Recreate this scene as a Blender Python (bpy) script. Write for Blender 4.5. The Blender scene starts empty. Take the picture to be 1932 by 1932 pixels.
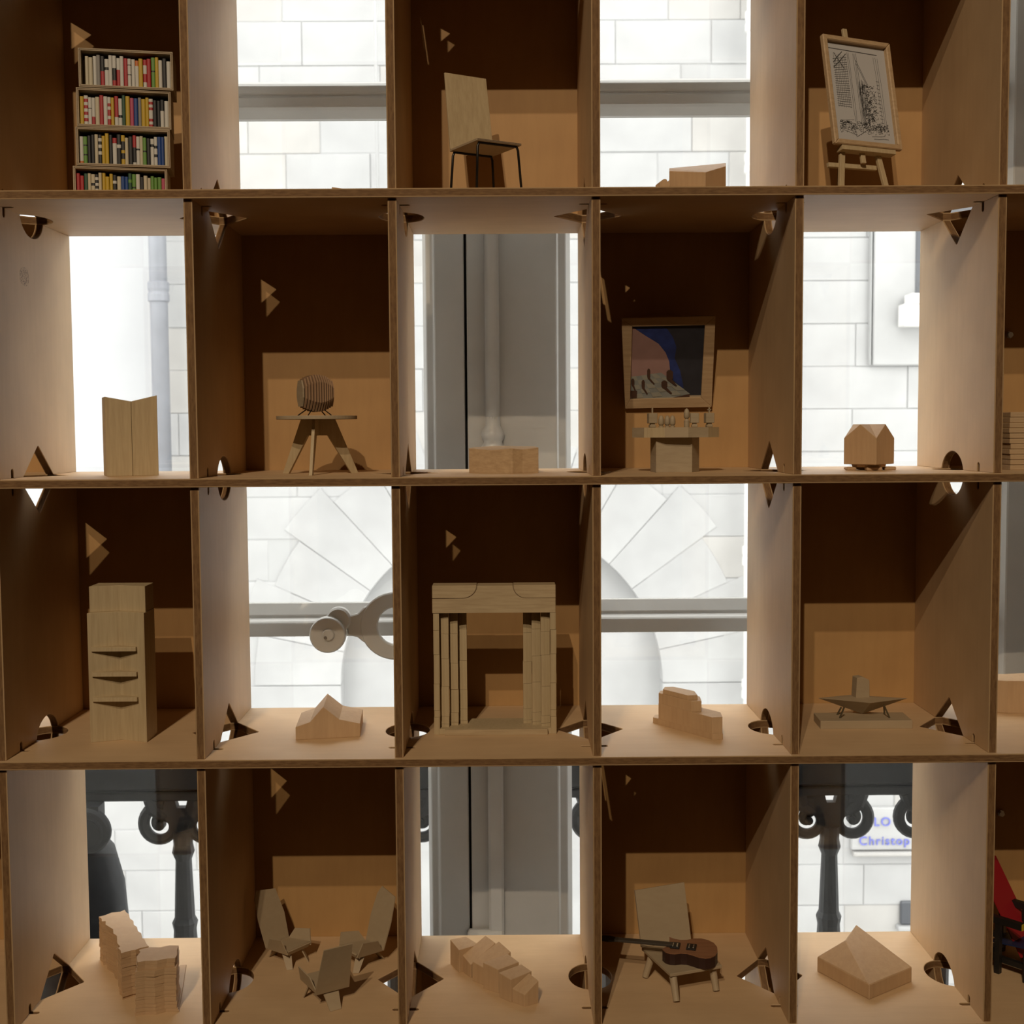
import bpy, math, random
from mathutils import Vector, Matrix
from mathutils.geometry import tessellate_polygon
rnd = random.Random(7)
scn = bpy.context.scene
col = scn.collection

# ------------------------------------------------------------------ camera
FPX = 2379.468                       # focal length in pixels of the 1932 px frame
CAM = Vector((0.38579, -1.56188, 0.00813))
PIT, ROL, YAW = 0.0668167, -0.0068066, 0.0055322
_F = Vector((math.sin(YAW)*math.cos(PIT), math.cos(YAW)*math.cos(PIT), -math.sin(PIT)))
_R0 = Vector((math.cos(YAW), -math.sin(YAW), 0)); _U0 = _R0.cross(_F)
_R = _R0*math.cos(ROL) + _U0*math.sin(ROL)
_U = -_R0*math.sin(ROL) + _U0*math.cos(ROL)
cam = bpy.data.cameras.new('camera'); camo = bpy.data.objects.new('camera', cam); col.objects.link(camo)
cam.sensor_width = 36.0; cam.lens = FPX/1932*36.0; cam.clip_start = 0.02; cam.clip_end = 100
camo.matrix_world = Matrix(((_R.x, _U.x, -_F.x, CAM.x), (_R.y, _U.y, -_F.y, CAM.y), (_R.z, _U.z, -_F.z, CAM.z), (0, 0, 0, 1)))
cam.dof.use_dof = True; cam.dof.focus_distance = 1.72; cam.dof.aperture_fstop = 14.0
scn.camera = camo
scn.view_settings.view_transform = 'Standard'; scn.view_settings.look = 'None'
scn.view_settings.exposure = 0.0; scn.view_settings.gamma = 1.0; scn.view_settings.use_curve_mapping = False
scn.cycles.max_bounces = 8; scn.cycles.diffuse_bounces = 3; scn.cycles.transparent_max_bounces = 12
scn.cycles.caustics_reflective = False; scn.cycles.caustics_refractive = False

# ------------------------------------------------------------------ sky and lamps
w = bpy.data.worlds.new('sky'); scn.world = w; w.use_nodes = True
bg = w.node_tree.nodes['Background']; bg.inputs[0].default_value = (1.0, 0.965, 0.93, 1); bg.inputs[1].default_value = 4.5

def spot(name, loc, power, target=(0.45, 0.1, -0.15), color=(1.0, 0.80, 0.57)):
    l = bpy.data.lights.new(name, 'SPOT'); l.energy = power; l.color = color
    l.spot_size = math.radians(38); l.spot_blend = 0.5; l.shadow_soft_size = 0.022
    o = bpy.data.objects.new(name, l); col.objects.link(o); o.location = loc
    o.rotation_euler = (Vector(target)-Vector(loc)).to_track_quat('-Z', 'Y').to_euler()
spot('track_spotlight', (-0.4285, -4.6167, 2.9339), 375)
spot('track_spotlight', (-0.4503, -3.8852, 3.0133), 210)

# ------------------------------------------------------------------ pixel helpers (photograph frame 1932 x 1932)
def ray(px, py): return _F + _R*((px-966)/FPX) + _U*((966-py)/FPX)
def atY(px, py, Y): d = ray(px, py); return CAM + d*((Y-CAM.y)/d.y)
def atZ(px, py, Z): d = ray(px, py); return CAM + d*((Z-CAM.z)/d.z)
S = {-1: 1.001, 0: 0.648, 1: 0.29512, 2: -0.05778, 3: -0.41172, 4: -0.76225, 5: -1.115, 6: -1.467}   # shelf heights (mid)
T = 0.0109; H = T/2; D = 0.2973; P = 0.25
FZ = {r: S[r]+H for r in S}          # top face of shelf r
G = {'r2c1': (0, 360, .28986), 'r2c2': (340, 360, .28986), 'r2c3': (700, 360, .28986), 'r2c4': (1090, 360, .28986), 'r2c5': (1452, 360, .28986),
     'r3c1': (0, 900, .28986), 'r3c2': (360, 900, .28986), 'r3c3': (720, 900, .28986), 'r3c4': (1100, 900, .28986), 'r3c5': (1452, 900, .28986),
     'r4c1': (0, 1430, .25988), 'r4c2': (360, 1430, .25988), 'r4c3': (720, 1430, .25988), 'r4c4': (1080, 1430, .25988), 'r4c5': (1432, 1430, .25988),
     'r1c1': (0, 0, .24845), 'r1c2': (400, 0, .24845), 'r1c3': (720, 0, .24845), 'r1c4': (1100, 0, .24845), 'r1c5': (1452, 0, .24845),
     'tower': (170, 1700, .12007), 'gtr': (1130, 1660, .14077), 'lounge': (470, 1660, .15528), 'ship': (1500, 1250, .13458),
     'chess': (1150, 580, .17075), 'portal': (790, 1080, .17079), 'stool': (500, 690, .1139), 'rb': (1850, 1600, .1553)}
def px(c, u, v): o = G[c]; return o[0]+o[2]*u, o[1]+o[2]*v
def fl(c, r, u, v, dz=0.0): return atZ(*px(c, u, v), FZ[r]+dz)
def up(c, p, u, v): return atY(*px(c, u, v), p.y).z

# ------------------------------------------------------------------ materials
def newmat(name):
    m = bpy.data.materials.new(name); m.use_nodes = True
    return m, m.node_tree, m.node_tree.nodes['Principled BSDF']
def flat(name, rgb, rough=.6, metal=0.0, var=0.0, scale=40, bump=0.0):
    m, t, b = newmat(name)
    b.inputs['Base Color'].default_value = (*rgb, 1); b.inputs['Roughness'].default_value = rough; b.inputs['Metallic'].default_value = metal
    if var or bump:
        tc = t.nodes.new('ShaderNodeTexCoord'); n = t.nodes.new('ShaderNodeTexNoise'); n.inputs['Scale'].default_value = scale; n.inputs['Detail'].default_value = 5
        t.links.new(tc.outputs['Object'], n.inputs['Vector'])
        if var:
            r = t.nodes.new('ShaderNodeValToRGB'); r.color_ramp.elements[0].position = .3; r.color_ramp.elements[1].position = .7
            r.color_ramp.elements[0].color = (*[c*(1-var) for c in rgb], 1); r.color_ramp.elements[1].color = (*[min(1, c*(1+var)) for c in rgb], 1)
            t.links.new(n.outputs['Fac'], r.inputs['Fac']); t.links.new(r.outputs['Color'], b.inputs['Base Color'])
        if bump:
            bp = t.nodes.new('ShaderNodeBump'); bp.inputs['Strength'].default_value = bump; bp.inputs['Distance'].default_value = .002
            t.links.new(n.outputs['Fac'], bp.inputs['Height']); t.links.new(bp.outputs['Normal'], b.inputs['Normal'])
    return m
def wood(name, rgb, var=.12, stretch=(1, 1, .06), scale=160, rough=.62, blotch=.06):
    """grain drawn out along one axis, with broad faint blotches"""
    m, t, b = newmat(name)
    tc = t.nodes.new('ShaderNodeTexCoord'); mp = t.nodes.new('ShaderNodeMapping'); mp.inputs['Scale'].default_value = stretch
    n = t.nodes.new('ShaderNodeTexNoise'); n.inputs['Scale'].default_value = scale; n.inputs['Detail'].default_value = 6; n.inputs['Roughness'].default_value = .65
    n2 = t.nodes.new('ShaderNodeTexNoise'); n2.inputs['Scale'].default_value = 14; n2.inputs['Detail'].default_value = 2
    r = t.nodes.new('ShaderNodeValToRGB'); r.color_ramp.elements[0].position = .3; r.color_ramp.elements[1].position = .62
    r.color_ramp.elements[0].color = (rgb[0]*(1-var), rgb[1]*(1-var*1.2), rgb[2]*(1-var*1.4), 1); r.color_ramp.elements[1].color = (*rgb, 1)
    mx = t.nodes.new('ShaderNodeMixRGB'); mx.blend_type = 'MULTIPLY'; mx.inputs['Fac'].default_value = 1
    r2 = t.nodes.new('ShaderNodeValToRGB'); r2.color_ramp.elements[0].position = .35; r2.color_ramp.elements[1].position = .65
    r2.color_ramp.elements[0].color = (1-blotch, 1-blotch*1.2, 1-blotch*1.3, 1); r2.color_ramp.elements[1].color = (1, 1, 1, 1)
    L = t.links.new
    L(tc.outputs['Object'], mp.inputs['Vector']); L(mp.outputs['Vector'], n.inputs['Vector']); L(tc.outputs['Object'], n2.inputs['Vector'])
    L(n.outputs['Fac'], r.inputs['Fac']); L(n2.outputs['Fac'], r2.inputs['Fac']); L(r.outputs['Color'], mx.inputs['Color1']); L(r2.outputs['Color'], mx.inputs['Color2'])
    L(mx.outputs['Color'], b.inputs['Base Color']); b.inputs['Roughness'].default_value = rough
    bp = t.nodes.new('ShaderNodeBump'); bp.inputs['Strength'].default_value = .12; bp.inputs['Distance'].default_value = .0008
    L(n.outputs['Fac'], bp.inputs['Height']); L(bp.outputs['Normal'], b.inputs['Normal'])
    return m
def ply_edge(name, half):
    """sawn edge of a board: dark core with chips, a pale veneer line along both faces (local z runs through the thickness)"""
    m, t, b = newmat(name); L = t.links.new
    tc = t.nodes.new('ShaderNodeTexCoord'); sp = t.nodes.new('ShaderNodeSeparateXYZ'); ab = t.nodes.new('ShaderNodeMath'); ab.operation = 'ABSOLUTE'
    gt = t.nodes.new('ShaderNodeMath'); gt.operation = 'GREATER_THAN'; gt.inputs[1].default_value = half*.74
    L(tc.outputs['Object'], sp.inputs[0]); L(sp.outputs['Z'], ab.inputs[0]); L(ab.outputs[0], gt.inputs[0])
    n = t.nodes.new('ShaderNodeTexNoise'); n.inputs['Scale'].default_value = 260; n.inputs['Detail'].default_value = 6
    mp = t.nodes.new('ShaderNodeMapping'); mp.inputs['Scale'].default_value = (.35, .35, 1.6); L(tc.outputs['Object'], mp.inputs['Vector']); L(mp.outputs['Vector'], n.inputs['Vector'])
    r = t.nodes.new('ShaderNodeValToRGB'); r.color_ramp.elements[0].position = .3; r.color_ramp.elements[1].position = .78
    r.color_ramp.elements[0].color = (.13, .062, .020, 1); r.color_ramp.elements[1].color = (.24, .13, .050, 1); L(n.outputs['Fac'], r.inputs['Fac'])
    mx = t.nodes.new('ShaderNodeMixRGB'); L(gt.outputs[0], mx.inputs['Fac']); L(r.outputs['Color'], mx.inputs['Color1']); mx.inputs['Color2'].default_value = (.40, .26, .13, 1)
    L(mx.outputs['Color'], b.inputs['Base Color']); b.inputs['Roughness'].default_value = .8
    bp = t.nodes.new('ShaderNodeBump'); bp.inputs['Strength'].default_value = .5; bp.inputs['Distance'].default_value = .001; L(n.outputs['Fac'], bp.inputs['Height']); L(bp.outputs['Normal'], b.inputs['Normal'])
    return m
PLY = wood('birch_board_face', (.63, .440, .252), var=.06, stretch=(.12, 1, 1), scale=90, blotch=.07, rough=.55)
PLYV = wood('birch_upright_face', (.63, .440, .252), var=.06, stretch=(1, .12, 1), scale=90, blotch=.07, rough=.55)
EDGE = ply_edge('board_sawn_edge', H)
BACK = wood('brown_backing_board', (.47, .275, .105), var=.07, stretch=(1, 1, .15), scale=60, blotch=.08)
BLOCK = wood('model_beech', (.52, .355, .205), var=.10, stretch=(1, 1, .08), scale=170)
BLOCKH = wood('model_beech_level_grain', (.50, .355, .205), var=.22, stretch=(.07, 1, 1), scale=220)
OAK = wood('model_limewood', (.50, .395, .235), var=.16, stretch=(1, 1, .06), scale=260)
OAKH = wood('model_limewood_level_grain', (.50, .385, .23), var=.2, stretch=(.08, .3, 1), scale=260)
GREYW = wood('greyed_wood', (.40, .32, .21), var=.14, stretch=(.2, .2, 1), scale=200)
CARD = wood('grey_plywood_sheet', (.41, .32, .205), var=.06, stretch=(.2, 1, 1), scale=120)
DARKPLY = flat('dark_ply_edge', (.16, .10, .055), .7, var=.3, scale=400)
SLATW = wood('walnut_slat', (.36, .225, .13), var=.2, stretch=(1, 1, .08), scale=200)
BLACKM = flat('black_metal', (.02, .018, .016), .35, .6)
BRASS = flat('dull_brass', (.18, .15, .09), .35, .8)
STEEL = flat('steel', (.7, .7, .7), .25, 1.0)
GREYP = flat('grey_window_paint', (.40, .39, .365), .4, var=.06, scale=12, bump=.15)
GREYL = flat('light_grey_window_paint', (.46, .455, .435), .35, var=.06, scale=12, bump=.15)
GAP = flat('black_gap', (.012, .012, .012), .9)
IRON = flat('black_cast_iron', (.013, .014, .017), .55, .0, var=.35, scale=30, bump=.4)
IRON.node_tree.nodes['Principled BSDF'].inputs['Specular IOR Level'].default_value = .35
STONE = flat('pale_limestone', (.338, .342, .346), .9, var=.12, scale=2.2, bump=.2)
STONE2 = flat('cream_limestone', (.348, .343, .334), .9, var=.12, scale=2.2, bump=.2)
JOINT = flat('lime_mortar', (.325, .33, .333), .95)
PLAST = flat('white_plaster', (.355, .362, .376), .9, var=.05, scale=1.5)
ROOM = flat('room_paint', (.22, .21, .195), .9)
FLOORW = wood('oak_floor', (.26, .17, .10), stretch=(1, .08, 1), scale=60)
STREET = flat('street_paving', (.5, .5, .48), .9, var=.1, scale=4)
PIPEG = flat('blue_grey_pipe', (.19, .20, .225), .5, var=.1, scale=6)
PIPEW = flat('white_pipe', (.62, .62, .61), .5)
BLUEINK = flat('blue_lettering', (.10, .12, .44), .7)
DARKWIN = flat('dark_window_pane', (.06, .065, .075), .2)
PAPER = flat('white_paper', (.45, .44, .435), .9)
INK = flat('black_ink', (.035, .032, .03), .9)
def glassmat():
    m, t, b = newmat('window_glass'); L = t.links.new
    tr = t.nodes.new('ShaderNodeBsdfTransparent'); tr.inputs[0].default_value = (.97, .985, .98, 1)
    gl = t.nodes.new('ShaderNodeBsdfGlossy'); gl.inputs['Roughness'].default_value = .02
    mx = t.nodes.new('ShaderNodeMixShader'); mx.inputs[0].default_value = .04
    L(tr.outputs[0], mx.inputs[1]); L(gl.outputs[0], mx.inputs[2]); L(mx.outputs[0], t.nodes['Material Output'].inputs['Surface'])
    return m
GLASS = glassmat()
PALE = flat('pale_bounce_rear', (.62, .60, .57), .7)  # unseen rear of back panels, made pale to bounce daylight onto the window frame

# ------------------------------------------------------------------ mesh helpers
ORG = {}
def tag(o, label=None, cat=None, group=None, kind=None):
    if label: o['label'] = label
    if cat: o['category'] = cat
    if group: o['group'] = group
    if kind: o['kind'] = kind
    return o
def empty(name, loc, label=None, cat=None, group=None, kind=None):
    o = bpy.data.objects.new(name, None); o.empty_display_size = .01; col.objects.link(o); o.location = loc; ORG[o.name] = Vector(loc)
    return tag(o, label, cat, group, kind)
def frame(loc, ang):
    c, s = math.cos(ang), math.sin(ang); l = Vector(loc)
    return lambda x, y, z: l + Vector((x*c-y*s, x*s+y*c, z))
class MB:
    def __init__(s): s.v = []; s.f = []; s.m = []
    def add(s, vs, fs, m=0):
        k = len(s.v); s.v += [Vector(p) for p in vs]; s.f += [[i+k for i in f] for f in fs]; s.m += [m]*len(fs); return s
    def hexa(s, p, m=0):            # 8 points: bottom ring 0-3, top ring 4-7
        return s.add(p, [(3, 2, 1, 0), (4, 5, 6, 7), (0, 1, 5, 4), (1, 2, 6, 5), (2, 3, 7, 6), (3, 0, 4, 7)], m)
    def box(s, a, b, fr=None, m=0):
        x0, y0, z0 = a; x1, y1, z1 = b
        p = [(x0, y0, z0), (x1, y0, z0), (x1, y1, z0), (x0, y1, z0), (x0, y0, z1), (x1, y0, z1), (x1, y1, z1), (x0, y1, z1)]
        return s.hexa([fr(*q) for q in p] if fr else p, m)
    def prism(s, poly, z0, z1, fr=None, m=0):      # poly in xy; z0,z1 numbers or per-vertex lists
        n = len(poly); zb = z0 if isinstance(z0, (list, tuple)) else [z0]*n; zt = z1 if isinstance(z1, (list, tuple)) else [z1]*n
        f = fr or (lambda x, y, z: Vector((x, y, z)))
        vs = [f(p[0], p[1], zb[i]) for i, p in enumerate(poly)] + [f(p[0], p[1], zt[i]) for i, p in enumerate(poly)]
        tri = tessellate_polygon([[Vector((p[0], p[1], 0)) for p in poly]])
        fs = []
        for a, b, c in tri:
            A, B, C = poly[a], poly[b], poly[c]
            if (B[0]-A[0])*(C[1]-A[1])-(B[1]-A[1])*(C[0]-A[0]) < 0: a, c = c, a
            fs += [(c, b, a), (a+n, b+n, c+n)]
        area = sum(poly[i][0]*poly[(i+1) % n][1]-poly[(i+1) % n][0]*poly[i][1] for i in range(n))
        for i in range(n):
            j = (i+1) % n; fs.append((i, j, j+n, i+n) if area > 0 else (j, i, i+n, j+n))
        return s.add(vs, fs, m)
    def slab(s, poly, nrm, th, m=0):                # planar polygon of 3-d points thickened along nrm
        n = len(poly); nv = Vector(nrm).normalized()*th
        vs = [Vector(p) for p in poly]+[Vector(p)+nv for p in poly]
        o = poly[0]; ex = (Vector(poly[1])-Vector(o)).normalized(); ey = Vector(nrm).normalized().cross(ex)
        p2 = [Vector(((Vector(p)-Vector(o)).dot(ex), (Vector(p)-Vector(o)).dot(ey), 0)) for p in poly]
        fs = []
        for a, b, c in tessellate_polygon([p2]):
            A, B, C = p2[a], p2[b], p2[c]
            if (B.x-A.x)*(C.y-A.y)-(B.y-A.y)*(C.x-A.x) < 0: a, c = c, a
            fs += [(c, b, a), (a+n, b+n, c+n)]
        area = sum(p2[i].x*p2[(i+1) % n].y-p2[(i+1) % n].x*p2[i].y for i in range(n))
        for i in range(n):
            j = (i+1) % n; fs.append((i, j, j+n, i+n) if area > 0 else (j, i, i+n, j+n))
        return s.add(vs, fs, m)
    def tube(s, pts, rad, n=10, m=0, caps=True):
        pts = [Vector(p) for p in pts]; rs = rad if isinstance(rad, (list, tuple)) else [rad]*len(pts)
        k = len(s.v); prev = None; rings = []
        for i, p in enumerate(pts):
            d = (pts[min(i+1, len(pts)-1)]-pts[max(i-1, 0)]).normalized()
            if prev is None:
                a = d.orthogonal().normalized()
            else:
                a = (prev-d*prev.dot(d)); a = a.normalized() if a.length > 1e-9 else d.orthogonal().normalized()
            prev = a; b = d.cross(a)
            rings.append([p+(a*math.cos(2*math.pi*q/n)+b*math.sin(2*math.pi*q/n))*rs[i] for q in range(n)])
        vs = [x for r in rings for x in r]; fs = []
        for i in range(len(pts)-1):
            for q in range(n):
                q2 = (q+1) % n; fs.append((i*n+q, i*n+q2, (i+1)*n+q2, (i+1)*n+q))
        if caps: fs += [tuple(range(n-1, -1, -1)), tuple((len(pts)-1)*n+q for q in range(n))]
        return s.add(vs, fs, m)
    def lathe(s, prof, c, n=20, m=0, axis=None):     # prof (r,z) about a vertical axis through c, or along axis
        c = Vector(c); ax = Vector(axis).normalized() if axis else Vector((0, 0, 1)); a = ax.orthogonal().normalized(); b = ax.cross(a)
        vs = [c+ax*z+(a*math.cos(2*math.pi*q/n)+b*math.sin(2*math.pi*q/n))*r for r, z in prof for q in range(n)]; fs = []
        for i in range(len(prof)-1):
            for q in range(n):
                q2 = (q+1) % n; fs.append((i*n+q, i*n+q2, (i+1)*n+q2, (i+1)*n+q))
        fs += [tuple(range(n-1, -1, -1)), tuple((len(prof)-1)*n+q for q in range(n))]
        return s.add(vs, fs, m)
    def build(s, name, mats, parent=None, label=None, cat=None, group=None, kind=None, bevel=0.0, smooth=False):
        mats = mats if isinstance(mats, (list, tuple)) else [mats]
        xs = [p.x for p in s.v]; ys = [p.y for p in s.v]; zs = [p.z for p in s.v]
        c = Vector(((min(xs)+max(xs))/2, (min(ys)+max(ys))/2, min(zs)))
        me = bpy.data.meshes.new(name); me.from_pydata([p-c for p in s.v], [], s.f)
        for m in mats: me.materials.append(m)
        if len(mats) > 1:
            for i, p in enumerate(me.polygons): p.material_index = s.m[i]
        if smooth:
            for p in me.polygons: p.use_smooth = True
        me.update()
        o = bpy.data.objects.new(name, me); col.objects.link(o); ORG[o.name] = c
        if parent: o.parent = parent; o.location = c-ORG[parent.name]
        else: o.location = c
        if bevel:
            b = o.modifiers.new('edge', 'BEVEL'); b.width = bevel; b.segments = 1; b.limit_method = 'ANGLE'; b.angle_limit = math.radians(35)
        if smooth == 'auto':
            pass
        return tag(o, label, cat, group, kind)
def share(src, loc, parent, rot=None, name=None):
    o = bpy.data.objects.new(name or src.name.split('.')[0], src.data); col.objects.link(o); ORG[o.name] = Vector(loc)
    o.parent = parent; o.location = Vector(loc)-ORG[parent.name]
    if rot: o.rotation_euler = rot
    return o

# ------------------------------------------------------------------ room shell and street
def struct(name, mb, mat): return mb.build(name, mat, kind='structure')
FLZ = S[6]-H
RX0, RX1, RY0, CZ = -3.2, 4.0, -6.4, 3.2
WY = 0.43                                             # inner face of the window wall
struct('floor', MB().box((RX0, RY0, FLZ-.1), (RX1, WY+.3, FLZ)), FLOORW)
struct('ceiling', MB().box((RX0, RY0, CZ), (RX1, WY+.3, CZ+.1)), ROOM)
struct('wall_left', MB().box((RX0-.1, RY0, FLZ), (RX0, WY+.3, CZ)), ROOM)
struct('wall_right', MB().box((RX1, RY0, FLZ), (RX1+.1, WY+.3, CZ)), ROOM)
struct('wall_behind', MB().box((RX0, RY0-.1, FLZ), (RX1, RY0, CZ)), ROOM)
WX0, WX1, WZ1 = -.62, 1.335, 2.3
m = MB(); m.box((RX0, WY, FLZ), (WX0, WY+.3, CZ)); m.box((WX1, WY, FLZ), (RX1, WY+.3, CZ)); m.box((WX0, WY, WZ1), (WX1, WY+.3, CZ))
struct('wall_window', m, ROOM)

# window: two casements meeting behind the middle of the shelves
win = empty('window_1', ((WX0+WX1)/2, WY+.05, FLZ), kind='structure')
WF = WY+.03                                           # room-side face of the sashes
def X(pxx, Y=WF, y=700): return atY(pxx, y, Y).x
def Zy(pyy, Y=WF, x=966): return atY(x, pyy, Y).z
def bar(name, x0, x1, prof, mat=GREYP):              # horizontal moulding, profile in (y,z)
    n = len(prof); vs = [(x0, y, z) for y, z in prof]+[(x1, y, z) for y, z in prof]
    fs = [tuple(range(n)), tuple(range(2*n-1, n-1, -1))]+[(i, i+n, (i+1) % n+n, (i+1) % n) for i in range(n)]
    return MB().add(vs, fs).build(name, mat, win, bevel=.0012)
def post(name, z0, z1, prof, mat=GREYP):             # vertical moulding, profile in (x,y)
    return MB().prism(prof, z0, z1).build(name, mat, win, bevel=.0015)
mxl, mxg0, mxg1, mxr = X(797), X(876.5), X(881.5), X(1078)
z0w, z1w = FLZ+.02, WZ1
post('left_meeting_stile', z0w, z1w, [(mxl, WF+.03), (mxl+.006, WF+.012), (mxl+.017, WF+.008), (mxl+.020, WF), (mxg0, WF), (mxg0, WF+.045), (mxl, WF+.045)])
post('right_meeting_stile', z0w, z1w, [(mxg1, WF), (mxr-.024, WF), (mxr-.020, WF+.006), (mxr-.008, WF+.012), (mxr, WF+.03), (mxr, WF+.045), (mxg1, WF+.045)])
MB().box((mxg0, WF+.012, z0w), (mxg1, WF+.04, z1w)).build('stile_gap', GAP, win)
rx = X(929)
zb = Zy(845)
m = MB(); m.lathe([(.0115, zb+.03), (.0115, z1w-.02)], (rx, WF-.004, 0), 18); m.build('espagnolette_rod', GREYL, win, smooth=True)
m = MB(); m.lathe([(.0115, 0), (.0115, .034), (.017, .030-.004), (.019, .022), (.017, .014), (.0145, .010), (.020, .0), (.024, -.012), (.024, -.05)][::-1] and
                  [(.024, -.05), (.024, -.012), (.020, 0), (.0145, .010), (.017, .014), (.019, .022), (.017, .028), (.0118, .036), (.0115, .05)], (rx, WF-.004, zb), 20)
m.build('rod_collar', GREYL, win, smooth=True)
m = MB(); m.box((rx-.0125, WF-.012, Zy(1757)), (rx+.0125, WF, zb-.045)); m.build('espagnolette_strip', GREYL, win, bevel=.004)
m = MB(); m.box((rx-.048, WF-.014, Zy(1775)), (rx+.0125, WF, Zy(1749))); m.build('rod_catch', GREYL, win, bevel=.004)
sx0, sx1 = WX0+.02, WX1-.02
lst0, lst1 = WX0, -.50
rst0, rst1 = 1.165, WX1
post('hinge_stile', z0w, z1w, [(lst0, WF), (lst1-.02, WF), (lst1-.012, WF+.010), (lst1, WF+.03), (lst1, WF+.045), (lst0, WF+.045)])
post('hinge_stile', z0w, z1w, [(rst0, WF+.03), (rst0+.012, WF+.012), (rst0+.022, WF+.008), (rst0+.03, WF), (rst0+.07, WF), (rst0+.078, WF-.012), (rst0+.105, WF-.012), (rst0+.112, WF), (rst1, WF), (rst1, WF+.045), (rst0, WF+.045)])
MB().box((rst0+.074, WF-.02, Zy(1152)), (rst0+.11, WF-.01, Zy(1135))).build('hinge_knuckle', GREYL, win, bevel=.003)
def glazing(y0, y1, x0, x1, hi):
    zt, zbm = Zy(y0), Zy(y1); h = zt-zbm
    if hi: pr = [(WF+.036, zt), (WF+.020, zt-.006*1), (WF+.008, zt-.010), (WF, zt-.016), (WF, zbm+h*.55), (WF+.004, zbm+h*.5), (WF, zbm+h*.45), (WF, zbm+h*.20), (WF+.008, zbm+h*.14), (WF+.03, zbm), (WF+.045, zbm), (WF+.045, zt)]
    else:  pr = [(WF+.036, zt), (WF+.026, zt-.010), (WF+.018, zt-.018), (WF+.018, zt-.022), (WF+.004, zt-h*.50), (WF, zt-h*.56), (WF, zbm+.001), (WF+.045, zbm), (WF+.045, zt)]
    bar('glazing_bar', x0, x1, pr, GREYL if not hi else GREYP)
for (a, b, hi) in ((141, 214, True), (1140, 1199, False)):
    glazing(a, b, lst1-.01, mxl+.01, hi); glazing(a-3, b-3, mxr-.01, rst0+.01, hi)
bar('bottom_rail', WX0, WX1, [(WF, z0w), (WF, z0w+.16), (WF+.045, z0w+.16), (WF+.045, z0w)])
bar('top_rail', WX0, WX1, [(WF, z1w-.06), (WF, z1w), (WF+.045, z1w), (WF+.045, z1w-.06)])
zz = [z0w+.15, Zy(1170), Zy(178), z1w-.05]
for (a, b) in ((lst1-.01, mxl+.01), (mxr-.01, rst0+.01)):
    for k in range(3):
        MB().box((a, WF+.036, zz[k]+.01), (b, WF+.039, zz[k+1]-.01)).build('glass_pane', GLASS, win)
# espagnolette handle: flat arm with an oval eye, ending in a round knob
HY = WY-.045
def hp(u, v, Y=HY): return atY(*px('r3c2', u, v), Y)
cen = hp(1332, 972); k = (hp(1432, 972)-cen).length/100
def ring(ro, ri, th, n=40):
    vs = []; fs = []
    for i in range(n):
        a = 2*math.pi*i/n; cx, sz = math.cos(a), math.sin(a)
        for r, y in ((ro, HY), (ri, HY), (ri, HY+th), (ro, HY+th)): vs.append((cen.x+cx*r[0], y, cen.z+sz*r[1]))
    for i in range(n):
        j = (i+1) % n
        for q in range(4): fs.append((i*4+q, j*4+q, j*4+(q+1) % 4, i*4+(q+1) % 4))
    return vs, fs
m = MB(); m.add(*ring((k*232, k*222), (k*117, k*122), .012))
arm = [hp(1130, 845), hp(1085, 890), hp(1030, 905), hp(1010, 960), hp(1020, 1030), hp(1085, 1045), hp(1120, 1075), hp(1190, 1090), hp(1190, 850)]
m.slab([p+Vector((0, .0012, 0)) for p in arm], (0, 1, 0), .0095)
m.box((cen.x+k*180, HY+.001, cen.z-.016), (rx+.01, HY+.011, cen.z+.016))
m.box((rx-.016, HY, cen.z-.03), (rx+.016, WF, cen.z+.03))
hd = m.build('window_handle', GREYL, win, bevel=.002)
m = MB(); kc = hp(897, 1020); kr = k*118
m.lathe([(kr*.94, -.012), (kr, -.008), (kr, .004), (kr*.9, .010)], (kc.x, HY-.004, kc.z), 32, axis=(0, 1, 0))
m.lathe([(kr*.30, -.017), (kr*.34, -.012)], (kc.x+.002, HY-.004, kc.z+.001), 20, axis=(0, 1, 0))
m.build('knob', GREYL, hd, bevel=.001)
m = MB(); m.lathe([(.0025, -.0185), (.003, -.016)], (kc.x-.002, HY-.004, kc.z-.003), 12, axis=(0, 1, 0)); m.build('knob_screw', STEEL, hd)
m = MB(); bc = hp(960, 930); m.lathe([(k*70, 0), (k*82, .004), (k*82, .016), (k*70, .020)], (bc.x, HY-.004, bc.z), 24, axis=(0, 1, 0)); m.build('knob_boss', GREYL, hd)

# balcony railing outside the glass
RYY = 0.95
rail = empty('balcony_railing', (.4, RYY, FLZ), 'black cast iron balcony railing with scrolled balusters outside the window', 'railing')
def bx(p, Y=RYY, y=1560): return atY(p, y, Y)
rz0, rz1 = bx(966, y=1503).z, bx(966, y=1428).z
m = MB()
for za, zb_, d in ((rz0, rz0+.018, .014), (rz0+.018, rz0+.026, .009), (rz0+.026, rz1, .024)):
    m.box((-1.4, RYY-d, za), (2.2, RYY+d, zb_))
m.build('handrail', IRON, rail, bevel=.003)
zlow = FLZ-.05
MB().box((-1.4, RYY-.015, zlow-.03), (2.2, RYY+.015, zlow)).build('bottom_rail', IRON, rail, bevel=.003)
MB().box((-1.4, WY+.3, zlow-.16), (2.2, RYY+.12, zlow-.03)).build('balcony_slab', STONE, rail)
u = (bx(1066).x-bx(966).x)/100                       # metres per photo pixel at the railing
def scroll(cx, zc, sgn):
    pts = []; rr = []
    for i in range(40):
        a = i/39; th = math.radians(100-a*520)
        r = u*(33*(1-a)**.8+5); pts.append((cx+sgn*u*(40)+sgn*math.cos(th)*r, RYY, zc+math.sin(th)*r)); rr.append(u*(12-5*a))
    return pts, rr
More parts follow.
